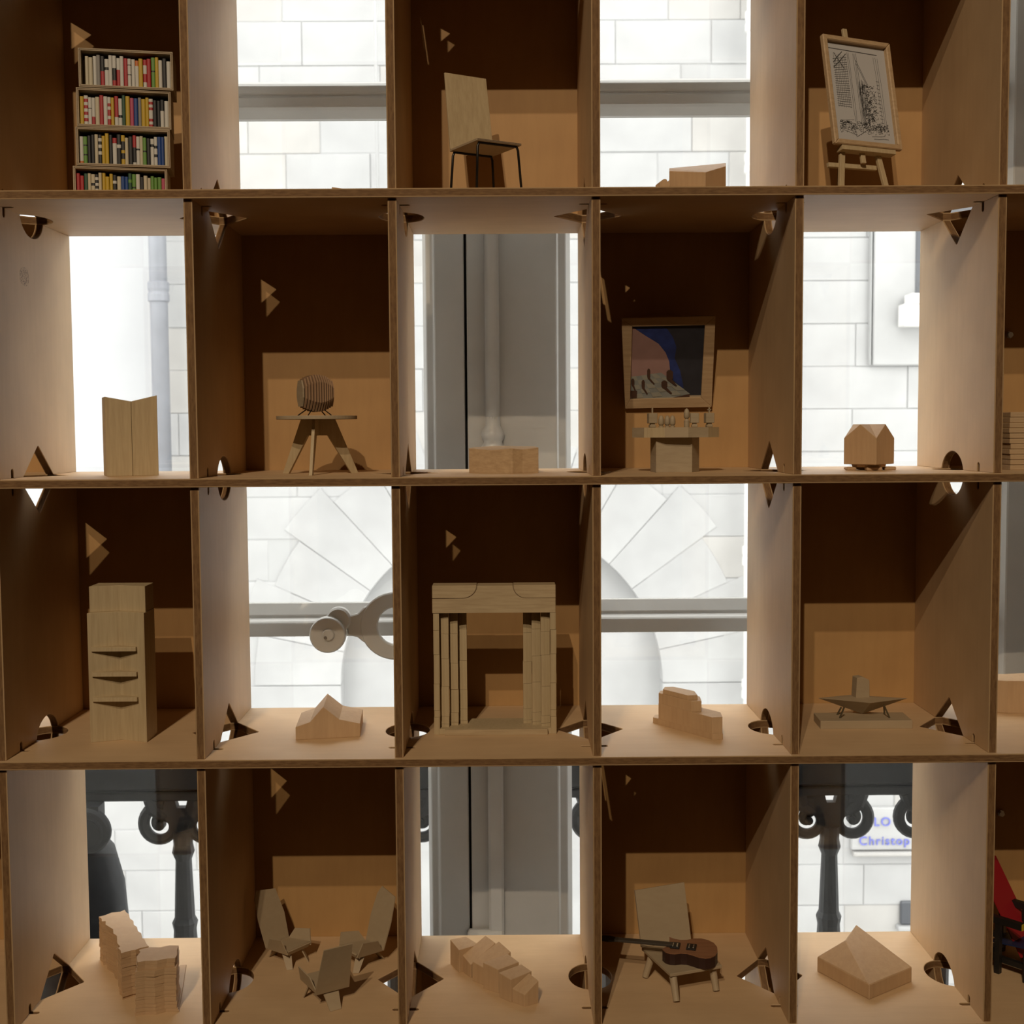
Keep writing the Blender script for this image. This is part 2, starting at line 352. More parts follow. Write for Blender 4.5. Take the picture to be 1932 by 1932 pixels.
def baluster():
    e = MB(); zt = rz0; zc = zt-u*48
    e.tube([(0, RYY, zt-u*60), (0, RYY, zt-u*85), (0, RYY, zt-u*100), (0, RYY, zt-u*115), (0, RYY, zt-u*225), (0, RYY, zt-u*235), (0, RYY, zt-u*250), (0, RYY, zt-u*330), (0, RYY, zlow)],
           [u*19, u*18, u*21, u*15, u*19, u*24, u*21, u*26, u*26], 14)
    e.slab([(-u*62, RYY-.010, zt-u*20), (-u*50, RYY-.010, zt-u*30), (-u*22, RYY-.010, zt-u*44), (-u*20, RYY-.010, zt-u*66), (u*20, RYY-.010, zt-u*66), (u*22, RYY-.010, zt-u*44), (u*50, RYY-.010, zt-u*30), (u*62, RYY-.010, zt-u*20),
            (u*34, RYY-.010, zt-u*12), (u*30, RYY-.010, zt+.002), (u*12, RYY-.010, zt+.002), (u*8, RYY-.010, zt-u*14), (-u*8, RYY-.010, zt-u*14), (-u*12, RYY-.010, zt+.002), (-u*30, RYY-.010, zt+.002), (-u*34, RYY-.010, zt-u*12)], (0, 1, 0), .020)
    return e, zc
e, zc = baluster()
xs0 = bx(345).x; pitch = u*203.3; b0 = None; sl = sr = None
for kx in range(-3, 10):
    xb = xs0+pitch*kx
    if kx == -1: continue
    if b0 is None:
        b0 = e.build('baluster', IRON, rail); base = ORG[b0.name].copy(); b0.location = Vector((xb, base.y, base.z))-ORG[rail.name]; bo = b0
        ORG[bo.name] = Vector((xb, base.y, base.z))
        def mk(s):
            q = MB(); p, r = scroll(0, zc, s); q.tube(p, r, 10); q.tube([(s*u*30, RYY, zc+u*14), (s*u*52, RYY, zc+u*30), (s*u*60, RYY, rz0+.002)], [u*12, u*16, u*14], 10)
            q.lathe([(u*4, -.014), (u*8, -.010), (u*8, .010)], (s*u*41, RYY, zc-u*1), 12, axis=(0, 1, 0)); return q
        sc = []
        for sgn in (-1, 1):
            o = mk(sgn).build('scroll', IRON, bo); off = ORG[o.name].copy(); o.location = off-base; sc.append((o, off-base))
    else:
        bo = share(b0, (xb, base.y, base.z), rail, name='baluster')
        for o, off in sc:
            n_ = bpy.data.objects.new('scroll', o.data); col.objects.link(n_); n_.parent = bo; n_.location = off
# broad post at the left of the railing
xb = xs0-pitch
m = MB(); m.tube([(xb, RYY, rz0), (xb, RYY, rz0-u*80), (xb, RYY, rz0-u*95), (xb, RYY, rz0-u*160), (xb, RYY, rz0-u*230), (xb, RYY, zlow)], [u*40, u*60, u*72, u*88, u*93, u*94], 24)
pb = m.build('broad_post', IRON, rail, smooth=True)
q = MB(); p, r = scroll(xb, zc, 1); q.tube([(a, b-.05, c) for a, b, c in p], r, 10); q.box((xb+u*20, RYY-.055, zc+u*26), (xb+u*62, RYY-.015, rz0+.002)); q.lathe([(u*26, -.03), (u*26, 0)], (xb+u*40, RYY-.03, zc), 16, axis=(0, 1, 0)); q.build('scroll', IRON, pb)

# opposite facade: limestone blocks with an arched recess
FY = 7.0
fac = empty('wall_opposite', (.4, FY, -5.0), kind='structure')
def fx(p, y=966): return atY(p, y, FY)
uF = (fx(1066).x-fx(966).x)/100
ac = atY(947, 1290, FY); AR = uF*306; AO = uF*505
ch = uF*79.5; zref = atY(966, 452, FY).z
MB().box((-9, FY+.14, -6), (10, FY+.45, 4.6)).build('facade_core', STONE, fac)
n_ = 24
arch = [(ac.x+math.cos(math.pi*q/n_)*(AR+.02), ac.z+math.sin(math.pi*q/n_)*(AR+.02)) for q in range(n_+1)]
spand = [(-9, -6), (-9, 4.6), (10, 4.6), (10, -6), (ac.x+AR+.02, -6)]+arch+[(ac.x-AR-.02, -6)]
MB().slab([(x_, FY+.005, z_) for x_, z_ in spand], (0, 1, 0), .14).build('mortar_bed', JOINT, fac)
protos = {}
def stone(x0, x1, z0, z1, mat):
    wd = round((x1-x0)/.08)*.08
    key = (wd, mat.name)
    if key not in protos:
        g = .0015; b = .004; hw = wd/2-g; hh = ch-2*g
        p = [(-hw, .09, g), (hw, .09, g), (hw, .09, g+hh), (-hw, .09, g+hh), (-hw, b, g), (hw, b, g), (hw, b, g+hh), (-hw, b, g+hh), (-hw+b, 0, g+b), (hw-b, 0, g+b), (hw-b, 0, g+hh-b), (-hw+b, 0, g+hh-b)]
        f = [(8, 9, 10, 11)]+[(4+i, 4+(i+1) % 4, 8+(i+1) % 4, 8+i) for i in range(4)]+[(i, (i+1) % 4, 4+(i+1) % 4, 4+i) for i in range(4)]
        me = bpy.data.meshes.new('stone'); me.from_pydata(p, [], f); me.materials.append(mat); me.update(); protos[key] = me
    o = bpy.data.objects.new('stone', protos[key]); col.objects.link(o); o.parent = fac
    o.location = Vector(((x0+x1)/2, FY+rnd.uniform(-.006, .004), z0))-ORG[fac.name]
    return wd
rs = random.Random(3); nst = 0
xl, xr = fx(-60).x, fx(1990).x
row = 0; z = zref-ch*24
zlo = atY(966, 2010, FY).z; zhi = atY(966, -80, FY).z
while z < zhi:
    if z+ch > zlo:
        x = xl-rs.uniform(0, .5)
        while x < xr:
            wd = rs.choice([.48, .56, .64, .64, .72, .80])
            cs = [math.hypot(cx-ac.x, cz-ac.z) for cx in (x, x+wd) for cz in (z, z+ch)]
            inar = (min(cs) < AR*1.08 and z+ch > ac.z) or (z <= ac.z and x+wd > ac.x-AR*1.06 and x < ac.x+AR*1.06)
            if not inar:
                stone(x, x+wd, z, z+ch, STONE2 if rs.random() < .35 else STONE); nst += 1
            x += wd
    z += ch; row += 1
nv = 15
for i in range(nv):
    a0, a1 = math.pi*i/nv+.0012, math.pi*(i+1)/nv-.0012; m = MB(); n = 4; ro = AO*(1.0 if i % 2 else .93)
    ins = [(ac.x+math.cos(a0+(a1-a0)*q/n)*AR, ac.z+math.sin(a0+(a1-a0)*q/n)*AR) for q in range(n+1)]
    out = [(ac.x+math.cos(a0+(a1-a0)*q/n)*ro, ac.z+math.sin(a0+(a1-a0)*q/n)*ro) for q in range(n, -1, -1)]
    m.slab([(x_, FY-.008, z_) for x_, z_ in ins+out], (0, 1, 0), .30); m.build('voussoir', STONE, fac, bevel=.003)
for sgn in (-1, 1):
    x0 = ac.x+sgn*AR; x1 = ac.x+sgn*(AR+.62)
    zz0 = ac.z
    while zz0 > zlo-ch:
        MB().box((min(x0, x1), FY-.010, zz0-ch+.004), (max(x0, x1), FY+.30, zz0-.004)).build('jamb_stone', STONE, fac, bevel=.003); zz0 -= ch
MB().box((-9, FY+.2, -6), (10, 12, -5)).build('street', STREET, kind='structure') if False else None
MB().box((-12, WY+.3, -5.2), (13, FY+.4, -5.0)).build('street', STREET, kind='structure')
# raised panel, plaque ledge, dark windows, meter box on the facade
def fbox(name, x0, y0, x1, y1, proud, mat, back=.0):
    a = atY(x0, y1, FY); b = atY(x1, y0, FY)
    return MB().box((a.x, FY-proud, a.z), (b.x, FY+.05+back, b.z)).build(name, mat, fac, bevel=.008)
fbox('plaster_pier', -160, 330, 286, 960, .02, PLAST)
fbox('panel_edge', 1637, 400, 1643, 690, .05, JOINT)
fbox('raised_panel', 1643, 400, 1830, 690, .045, STONE)
fbox('facade_window', 1722, 380, 1850, 556, .055, DARKWIN)
a_, b_ = atY(1706, 615, FY-.2), atY(1780, 572, FY-.2); mbx = empty('meter_box', ((a_.x+b_.x)/2, FY-.16, a_.z), 'white meter box with a lid on the facade beside the dark window', 'meter box')
MB().box((a_.x, FY-.20, a_.z), (b_.x, FY-.062, b_.z)).build('box_body', PIPEW, mbx, bevel=.006)
a_, b_ = atY(1718, 573, FY-.2), atY(1780, 553, FY-.2); MB().box((a_.x, FY-.22, a_.z), (b_.x, FY-.062, b_.z)).build('box_lid', PIPEW, mbx, bevel=.006)
fbox('plaque', 1604, 1520, 1860, 1602, .03, STONE)
fbox('plaque_ledge', 1606, 1602, 1860, 1612, .06, STONE2)
fbox('facade_window', 1697, 1698, 1800, 1742, .03, DARKWIN)
fbox('cellar_window_sill', 1690, 1742, 1810, 1752, .06, JOINT)
def letters(txt, x0, y0, hpx, name):
    c = bpy.data.curves.new(name, 'FONT'); c.body = txt; c.size = uF*hpx*1.4; c.extrude = .004; c.space_character = 1.15
    o = bpy.data.objects.new(name, c); col.objects.link(o); p = atY(x0, y0, FY-.032); p.y = FY-.036
    o.parent = fac; o.location = p-ORG[fac.name]; o.rotation_euler = (math.pi/2, 0, 0); c.materials.append(BLUEINK)
    return o
letters('LO', 1648, 1558, 17, 'plaque_letters'); letters('Christop', 1620, 1594, 17, 'plaque_letters')
def pipe(name, pxx, yy, r, mat, collars, label, z0=-5.0, z1=4.55):
    a = atY(pxx, yy, FY); yp = FY-r-.115
    root = empty(name, (a.x, yp, z0), label, 'pipe')
    MB().lathe([(r, z0), (r, z1)], (a.x, yp, 0), 20).build('pipe_run', mat, root, smooth=True)
    for c0 in collars:
        zc_ = atY(pxx, c0, FY).z
        MB().lathe([(r, -.07), (r*1.22, -.06), (r*1.22, -.02), (r*1.12, 0), (r*1.22, .02), (r*1.22, .06), (r, .07)], (a.x, yp, zc_), 20).build('collar', mat, root)
    MB().box((a.x-.02, yp, zc_-.02), (a.x+.02, FY-.085, zc_+.02)).build('bracket', mat, root)
pipe('drain_pipe', 316, 700, uF*16, PIPEG, (556,), 'blue grey drain pipe on the facade left of the arch', z0=atY(316, 1150, FY).z)
pipe('drain_pipe', 1412, 700, uF*15, PIPEW, (56, 318, 1044, 1290), 'white drain pipe with collars on the facade right of the arch')
pipe('conduit', 714, 200, uF*3.2, JOINT, (-40,), 'thin pale conduit running down the facade above the arch', z0=ac.z+AR+.3)

# ------------------------------------------------------------------ display shelving
unit = empty('display_shelving', (.5, .15, FLZ), 'open grid of pale plywood display cells standing before the window', 'shelving')
J0, J1 = -1, 7
def bx_(j): return (j-1)*P
RC = .006                                             # uprights sit a little behind the shelf edge
TY, TB, TH = .148, .055, .0465                        # diamond: middle depth, half base, tip height from the shelf middle
EYc, EA, EB = .151, .042, .0302                       # oval
SY = .056
def rtip(p, a, b, r=.0022):                           # rounded tip between directions a and b
    p, a, b = Vector((*p, 0)), Vector((*a, 0)), Vector((*b, 0)); da = (a-p).normalized(); db = (b-p).normalized()
    return [tuple((p+da*r)[:2]), tuple((p+(da+db)*r*.42)[:2]), tuple((p+db*r)[:2])]
def oval_half(n=16):                                  # from the back to the front over the top: (depth, height above the shelf middle)
    t0 = math.asin(H/EB); return [(EYc+EA*math.cos(t0+(math.pi-2*t0)*i/n), EB*math.sin(t0+(math.pi-2*t0)*i/n)) for i in range(n+1)]
def tri_half():
    return [(TY+TB, H)]+rtip((TY, TH), (TY+TB, H), (TY-TB, H))+[(TY-TB, H)]
def slit_half(): return [(SY+.0038, H), (SY+.0038, .0150), (SY+.0024, .0168), (SY, .0178), (SY-.0024, .0168), (SY-.0038, .0150), (SY-.0038, H)]
def upright_mesh(h, tri_bottom, tri_top):
    lo = tri_half() if tri_bottom else oval_half(); hi = tri_half() if tri_top else oval_half()
    bot = [(y, z-H) for y, z in lo]+[(y, z-H) for y, z in slit_half()]
    top = [(y, h-(z-H)) for y, z in (slit_half()[::-1])]+[(y, h-(z-H)) for y, z in hi[::-1]]
    poly = [(D, 0)]+bot+[(RC, 0), (RC, h)]+top+[(D, h)]
    return plate_mesh([poly], T, PLYV, EDGE)
def plate_mesh(loops, th, mf, me_):
    lv = [[Vector((x_, y_, 0)) for x_, y_ in l] for l in loops]
    flatv = [p for l in lv for p in l]; n = len(flatv); vs = [(p.x, p.y, -th/2) for p in flatv]+[(p.x, p.y, th/2) for p in flatv]
    fs = []; mi = []
    for a, b, c in tessellate_polygon(lv):
        A, B, C = flatv[a], flatv[b], flatv[c]
        if (B.x-A.x)*(C.y-A.y)-(B.y-A.y)*(C.x-A.x) < 0: a, c = c, a
        fs += [(c, b, a), (a+n, b+n, c+n)]; mi += [0, 0]
    k = 0
    for li, l in enumerate(lv):
        nn = len(l); ar = sum(l[i].x*l[(i+1) % nn].y-l[(i+1) % nn].x*l[i].y for i in range(nn)); ccw = (ar > 0) == (li == 0)
        for i in range(nn):
            a, b = k+i, k+(i+1) % nn; fs.append((a, b, b+n, a+n) if ccw else (b, a, a+n, b+n)); mi.append(1)
        k += nn
    me = bpy.data.meshes.new('plate'); me.from_pydata(vs, [], fs); me.materials.append(mf); me.materials.append(me_)
    for i, p in enumerate(me.polygons): p.material_index = mi[i]
    me.update(); return me
def place(name, me, loc, rot=None, parent=unit):
    o = bpy.data.objects.new(name, me); col.objects.link(o); o.parent = parent; o.location = Vector(loc)-ORG[parent.name]
    if rot: o.rotation_euler = rot
    ORG[o.name] = Vector(loc)
    b = o.modifiers.new('edge', 'BEVEL'); b.width = .0005; b.segments = 1; b.limit_method = 'ANGLE'; b.angle_limit = math.radians(50)
    return o
for i in sorted(S):
    holes = []
    for j in range(J0+1, J1):
        x0 = bx_(j)
        if (i+j) % 2 == 0:
            hx = [(x0+H, TY-TB)]+rtip((x0+TH, TY), (x0+H, TY-TB), (x0+H, TY+TB))+[(x0+H, TY+TB), (x0-H, TY+TB)]+rtip((x0-TH, TY), (x0-H, TY+TB), (x0-H, TY-TB))+[(x0-H, TY-TB)]
            holes.append(hx)
        else:
            holes.append([(x0+EB*math.cos(2*math.pi*q/32), EYc+EA*math.sin(2*math.pi*q/32)) for q in range(32)])
        hs = []
        for sgn in (1, -1): hs += [(x0+sgn*dx, SY+sgn*dy) for dx, dy in ((.0150, -.0038), (.0168, -.0024), (.0178, 0), (.0168, .0024), (.0150, .0038))]
        holes.append(hs)
    me = plate_mesh([[(bx_(J0)-.012, 0), (bx_(J1)+.012, 0), (bx_(J1)+.012, D), (bx_(J0)-.012, D)]]+holes, T, PLY, EDGE)
    place('shelf_board', me, (0, 0, S[i]))
cyc = Matrix(((0, 0, 1), (1, 0, 0), (0, 1, 0))).to_euler()   # local x -> depth, y -> up, z -> across
upm = {}
for i in sorted(S)[:-1]:                               # row i+1: between shelf i (above) and i+1 (below)
    ztop, zbot = S[i]-H, S[i+1]+H; h = ztop-zbot
    for j in range(J0, J1+1):
        tb, tt = (i+1+j) % 2 == 0, (i+j) % 2 == 0
        key = (round(h, 4), tb, tt)
        if key not in upm: upm[key] = upright_mesh(h, tb, tt)
        place('upright_panel', upm[key], (bx_(j), 0, zbot), cyc)
    if True:
        for c in range(J0+1, J1+1):                    # cell between upright c-1 and c
            if (i+1+c) % 2 == 0:
                x0, x1 = bx_(c-1)+H, bx_(c)-H
                bpn = MB().box((x0-.004, D+.0004, zbot-.004), (x1+.004, D+.0054, ztop+.004)); bpn.m[4] = 1; bpn.build('back_panel', [BACK, PALE], unit)
# a knot in the veneer of the leftmost upright, flush with its face
kp = atY(46, 522, .04); xk = bx_(0)+H
d_ = ray(46, 522); kp = CAM+d_*((xk-CAM.x)/d_.x)
KNOT = bpy.data.materials.new('wood_knot'); KNOT.use_nodes = True; kt = KNOT.node_tree; kb = kt.nodes['Principled BSDF']
wv = kt.nodes.new('ShaderNodeTexNoise'); wv.inputs['Scale'].default_value = 420; wv.inputs['Detail'].default_value = 4
tcn = kt.nodes.new('ShaderNodeTexCoord'); krp = kt.nodes.new('ShaderNodeValToRGB'); krp.color_ramp.elements[0].position = .40; krp.color_ramp.elements[1].position = .52
krp.color_ramp.elements[0].color = (.20, .12, .065, 1); krp.color_ramp.elements[1].color = (.58, .41, .24, 1)
kt.links.new(tcn.outputs['Object'], wv.inputs['Vector']); kt.links.new(wv.outputs['Fac'], krp.inputs['Fac']); kt.links.new(krp.outputs['Color'], kb.inputs['Base Color']); kb.inputs['Roughness'].default_value = .6
MB().slab([(xk, kp.y+.017*math.cos(2*math.pi*q/20), kp.z+.0125*math.sin(2*math.pi*q/20)) for q in range(20)], (1, 0, 0), .00012).build('wood_knot', KNOT, unit)
# little steel bolts on two of the back panels
for pp in ((1904, 632), (1888, 1534)):
    p = atY(*pp, D-.001)
    m = MB(); m.lathe([(.0042, .006), (.0042, .002), (.0052, .002), (.0052, -.0005)][::-1], (p.x, p.y, p.z), 6, axis=(0, -1, 0)); m.build('bolt', STEEL, unit)

# ================================================================== objects in the cells
# ---- row 1, cell 1: four stacked boxes full of little books
COLS = {'white': (.78, .76, .70), 'cream': (.72, .64, .46), 'grey': (.32, .30, .28), 'black': (.018, .018, .02), 'red': (.52, .03, .035), 'yellow': (.70, .46, .03),
        'green': (.16, .36, .06), 'dark green': (.03, .10, .05), 'blue': (.015, .07, .30), 'pink': (.60, .09, .17), 'orange': (.72, .20, .04), 'brown': (.30, .22, .14)}
BM = {k: flat('book_'+k.replace(' ', '_'), tuple(c*.66 for c in v), .55) for k, v in COLS.items()}
NAMES = list(COLS)
def bands(sp): return [q.split('*') for q in sp.split('/')]
ROWS = [
 'brown,cream,cream,white,grey,black*5/red*5,white*3/black*1/white*6,white,white*4/black*4/red*2,white*4/red*6,white,red,white*2/black*.3/white*3/black*.3/white*4,white,orange*2/white*8,yellow,red*2/white*3/red*3/white*2,red,green*4/black*.4/green*5,yellow,white,black,white',
 'yellow,white*1/red*1/white*1/red*1/white*1/red*1/white*1/red*1/white*1,white*4/black*.3/white*6,white*7/red*3,cream,red,white,white*2/red*1/white*1/red*2/white*1/red*2,yellow,red*7/white*3,white*6/black*1/white*3,dark green,yellow,pink,blue,grey,yellow,yellow,white*1/red*1/white*1/red*1/white*3/red*1/white*1/red*1,black,black,black*4/white*6,white',
 'white*9/orange*1,green*3/black*.5/green*3/black*.5/green*3,black,black,cream,black*1/white*1/black*1/white*1/black*1/white*1/black*3,yellow,yellow,black,red*2/white*8,black*3/white*1/black*5,yellow*2/black*3/yellow*1/black*2/yellow*2,cream,black,red*4/black*5/white*1,white*4/black*.6/white*5,cream,green*4/black*.5/green*4,black,white*2/black*1/white*7,white*3/black*1/white*2/black*1/white*3,blue,blue,cream',
 'red,red,dark green,cream,cream*3/black*1/cream*2/black*1/cream*3,black*1/white*1/black*1/white*1/black*1/white*1/black*4,cream*7/black*3,yellow,yellow,yellow,black*2/white*1/black*3/white*1/black*3,cream,blue,blue,dark green*2/green*1/dark green*3/green*1/dark green*3,green*4/black*.5/green*5,white*5/orange*5,black,cream,cream,green,green,green*5/black*5,pink']
bw, bh, bt, bd = .118, .0492, .0032, .062
TIER = ['top', 'second highest', 'third highest', 'lowest']
ORD = ['first', 'second', 'third', 'fourth', 'fifth', 'sixth', 'seventh', 'eighth', 'ninth', 'tenth', 'eleventh', 'twelfth', 'thirteenth', 'fourteenth', 'fifteenth', 'sixteenth', 'seventeenth', 'eighteenth', 'nineteenth', 'twentieth', 'twenty-first', 'twenty-second', 'twenty-third', 'twenty-fourth', 'twenty-fifth']
edgesp = [((146.5, 318.7), 84.5), ((142.8, 316.8), 161), ((142, 313.5), 237.5), ((137, 309.3), 310.5)]
for k in range(4):
    (xa, xb_), ya = edgesp[k]
    zb0 = FZ[1]+(3-k)*(bh+.0006)
    pl = atZ(xa, ya, zb0+bh); pl = atY(xa, ya, .098)
    ang = math.radians(10.5+[0, .8, -.6, .4][k])
    fr = frame((pl.x, pl.y, zb0), ang)
    root = empty('book_box', fr(bw/2, bd/2, 0), f'small plywood box packed with books, {TIER[k]} of the leaning stack of four', 'box', 'stacked book boxes')
    for nm, a, b in (('box_bottom', (0, 0, 0), (bw, bd, bt)), ('box_top', (0, 0, bh-bt), (bw, bd, bh)), ('box_side', (0, 0, bt), (bt, bd, bh-bt)), ('box_side', (bw-bt, 0, bt), (bw, bd, bh-bt)), ('box_back', (bt, bd-bt, bt), (bw-bt, bd, bh-bt))):
        mm = MB(); mm.box(a, b, fr, 0)
        # pale and dark plies on the front edge
        mm.build(nm, [GREYW], root, bevel=.0002)
    mm = MB()
    e_ = .00025
    mm.box((.0011, -e_, .0012), (bw-.0011, .001, .0019), fr); mm.box((.0011, -e_, bh-.0019), (bw-.0011, .001, bh-.0012), fr)
    mm.box((.0012, -e_, .0019), (.0019, .001, bh-.0019), fr); mm.box((bw-.0019, -e_, .0019), (bw-.0012, .001, bh-.0019), fr)
    mm.build('dark_ply_line', DARKPLY, root)
    specs = ROWS[k].split(','); n = len(specs); iw = (bw-2*bt-.0006)
    ws = [rnd.uniform(.85, 1.15) for _ in specs]; sw = sum(ws); xcur = bt+.0003
    for q, sp in enumerate(specs):
        wd = iw*ws[q]/sw; hb = (bh-2*bt)*rnd.uniform(.80, .92); dep = rnd.uniform(.003, .0065)
        if k == 0 and q == 0: dep = .014
        bs = [(c.split('*')[0], float(c.split('*')[1]) if '*' in c else 1.0) for c in sp.split('/')]
        tot = sum(b_[1] for b_ in bs); z0_ = bt+hb; mm = MB(); used = []
        for cname, wt in bs:
            if cname not in used: used.append(cname)
            z1_ = z0_-hb*wt/tot; xm = xcur+wd/2; g = wd*.47
            poly = [(xm-g, dep+.0007), (xm-g*.5, dep), (xm+g*.5, dep), (xm+g, dep+.0007), (xm+g, dep+.040), (xm-g, dep+.040)]
            mm.prism(poly, z1_, z0_, fr, used.index(cname)); z0_ = z1_
        desc = used[0] if len(used) == 1 else (' and '.join(used[:2]) + (' striped' if len(bs) > 3 else ' banded'))
        mm.build('book', [BM[c] for c in used], None, f'{desc} book, {ORD[q]} from the left in the {TIER[k]} stacked box', 'book', 'books in the stacked boxes')
        xcur += wd

# ---- row 1, cell 2: pale wedge only just showing above the shelf edge
a = atY(626, 352.8, .06); m = MB()
m.prism([(a.x, .06), (a.x+.062, .075), (a.x+.058, .115), (a.x+.004, .10)], FZ[1], [a.z, FZ[1]+.0065, FZ[1]+.0065, a.z+.001]); m.build('model_house', BLOCK, None, 'low pale wooden wedge whose tip just shows over the top shelf edge', 'model', bevel=.0003)

# ---- row 1, cell 3: high-backed plywood chair on dark metal legs
fz = FZ[1]; sh = .0755
A = fl('r1c3', 1, 725, 1066, sh); B = fl('r1c3', 1, 1062, 1108, sh)
ang = math.atan2(B.y-A.y, B.x-A.x); wch = (B-A).length; dch = .076
fr = frame((A.x, A.y, fz), ang)
ch = empty('dining_chair', fr(wch/2, dch/2, 0), 'tall backed plywood chair on thin black metal legs', 'chair')
MB().box((0, 0, sh), (wch, dch, sh+.0032), fr).build('seat', [CARD], ch, bevel=.0004)
m = MB(); m.box((.0003, -.0003, sh+.0008), (wch-.0003, .001, sh+.0015), fr); m.box((.0003, -.0003, sh+.0022), (wch-.0003, .001, sh+.0028), fr); m.build('dark_ply_line', DARKPLY, ch)
zt = .183-.0; ln = .018
m = MB(); m.hexa([fr(0, dch-.003, sh+.0032), fr(wch, dch-.003, sh+.0032), fr(wch, dch, sh+.0032), fr(0, dch, sh+.0032), fr(.002, dch-.003+ln, zt), fr(wch-.001, dch-.003+ln, zt), fr(wch-.001, dch+ln, zt), fr(.002, dch+ln, zt)])
m.build('backrest', OAK, ch, bevel=.0003)
for ix, iy, sx, sy in ((.003, .004, -.004, -.003), (wch-.003, .004, .005, -.003), (.003, dch-.004, -.004, .003), (wch-.003, dch-.004, .005, .003)):
    cx = .006 if ix < .02 else -.006
    pts = [fr(ix+cx*1.0, iy, sh-.0008), fr(ix+cx*.3, iy, sh-.0016), fr(ix, iy, sh-.006), fr(ix+sx, iy+sy, .0006)]
    MB().tube(pts, .0017, 10).build('leg', BLACKM, ch, smooth=True)
for iy in (.004, dch-.004):
    MB().tube([fr(.009, iy, sh-.0012), fr(wch-.009, iy, sh-.0012)], .0016, 8).build('leg_crossbar', BLACKM, ch)

# ---- row 1, cell 4: house block with a sloping top and a small annex
N = atY(*px('r1c4', 930, 1308), .075); Lp = atY(*px('r1c4', 655, 1300), .115); Rp = atY(*px('r1c4', 1085, 1262), .118)
TL = atY(*px('r1c4', 655, 1277), .128); TR = atY(*px('r1c4', 1085, 1238), .150)
r = empty('model_house', (N.x, .11, FZ[1]), 'solid wooden house block with a sloping top and small side annex, top row', 'model')
bl = [Lp, N, Rp]; vs = [(p.x, p.y, FZ[1]) for p in bl]+[(TR.x, TR.y, FZ[1]), (TL.x, TL.y, FZ[1])]+[tuple(p) for p in bl]+[tuple(TR), tuple(TL)]
MB().add(vs, [(4, 3, 2, 1, 0), (0, 1, 6, 5), (1, 2, 7, 6), (2, 3, 8, 7), (3, 4, 9, 8), (4, 0, 5, 9), (5, 6, 7, 8, 9)]).build('main_block', BLOCK, r, bevel=.0004)
q = atY(*px('r1c4', 600, 1385), .10); q2 = atY(*px('r1c4', 626, 1358), .10)
fr = frame((Lp.x-.0145, .10, FZ[1]), .15); h1 = q.z-FZ[1]; h2 = q2.z-FZ[1]
m = MB(); pr = [(0, 0), (.0135, 0), (.0135, h2-.001), (.0108, h2-.0035), (.009, h2), (.0055, h2), (0, h1)]
n = len(pr); m.add([fr(x_, 0, z_) for x_, z_ in pr]+[fr(x_, .02, z_) for x_, z_ in pr], [tuple(range(n)), tuple(range(2*n-1, n-1, -1))]+[((i+1) % n, i, i+n, (i+1) % n+n) for i in range(n)]); m.build('annex', BLOCK, r)

# ---- row 1, cell 5: framed drawing on an easel
c5 = 'r1c5'; BL = atY(*px(c5, 485, 1095), .105)
aa = math.radians(23.7); tb = math.radians(11); ex = Vector((math.cos(aa), math.sin(aa), 0)); nn = Vector((math.sin(aa), -math.cos(aa), 0))
ey = (-nn*math.sin(tb)+Vector((0, 0, 1))*math.cos(tb)); en = ex.cross(ey)
PW, PH = .1115, .1500
def E_(s, h, d=0): return BL+ex*s+ey*h+en*d          # d towards the viewer
ez = empty('easel', (BL.x+.05, BL.y+.03, FZ[1]), 'small light wooden easel carrying the framed drawing', 'easel')
pic = empty('framed_drawing', E_(PW/2, 0), 'framed black ink drawing of a city street on white paper', 'picture')
fwid = .0072
for nm, p4 in (('frame_side', [(0, 0), (fwid, fwid), (fwid, PH-fwid), (0, PH)]), ('frame_side', [(PW, 0), (PW, PH), (PW-fwid, PH-fwid), (PW-fwid, fwid)]),
               ('frame_side', [(0, 0), (PW, 0), (PW-fwid, fwid), (fwid, fwid)]), ('frame_side', [(0, PH), (fwid, PH-fwid), (PW-fwid, PH-fwid), (PW, PH)])):
    MB().slab([E_(a_, b_, -.003) for a_, b_ in p4], en, .0075).build(nm, BLOCKH, pic, bevel=.0012)
MB().slab([E_(.004, .004, -.0025), E_(PW-.004, .004, -.0025), E_(PW-.004, PH-.004, -.0025), E_(.004, PH-.004, -.0025)], en, .001).build('paper', PAPER, pic)
# the ink drawing: street canyon with a gridded tower, columns, trees and a crowd of cars
ink = MB()
def stroke(pts, wd=.00028):
    for (x0, y0), (x1, y1) in zip(pts, pts[1:]):
        d = math.hypot(x1-x0, y1-y0) or 1e-6; nx, ny = -(y1-y0)/d*wd, (x1-x0)/d*wd
        ink.add([E_(x0+nx, y0+ny, -.00135), E_(x0-nx, y0-ny, -.00135), E_(x1-nx, y1-ny, -.00135), E_(x1+nx, y1+ny, -.00135)], [(0, 1, 2, 3)])
def DD(u_, v_): return .0165+u_*.081, PH-.019-v_*.117   # unit square of the drawing
rk = random.Random(11)
def jl(u0, v0, u1, v1, wd=.00022, n=3):
    pts = [DD(u0+(u1-u0)*t_/n+rk.uniform(-.006, .006), v0+(v1-v0)*t_/n+rk.uniform(-.004, .004)) for t_ in range(n+1)]; stroke(pts, wd)
stroke([DD(-.08, -.03), DD(.92, -.015)], .0005)
for i in range(8): jl(.02+i*.035, .02+i*.004, .02+i*.035, .66, .0002)
for i in range(22): jl(.0, .10+i*.026, .28, .06+i*.028, .00026)
for (a0, b0, a1, b1) in ((.0, .14, .2, .0), (.03, .02, .22, .2), (0, .2, .28, .02)): jl(a0, b0, a1, b1, .0005, 2)
for u_ in (.30, .33, .42, .45, .48): jl(u_, .0, u_+.02, .82, .00025, 6)
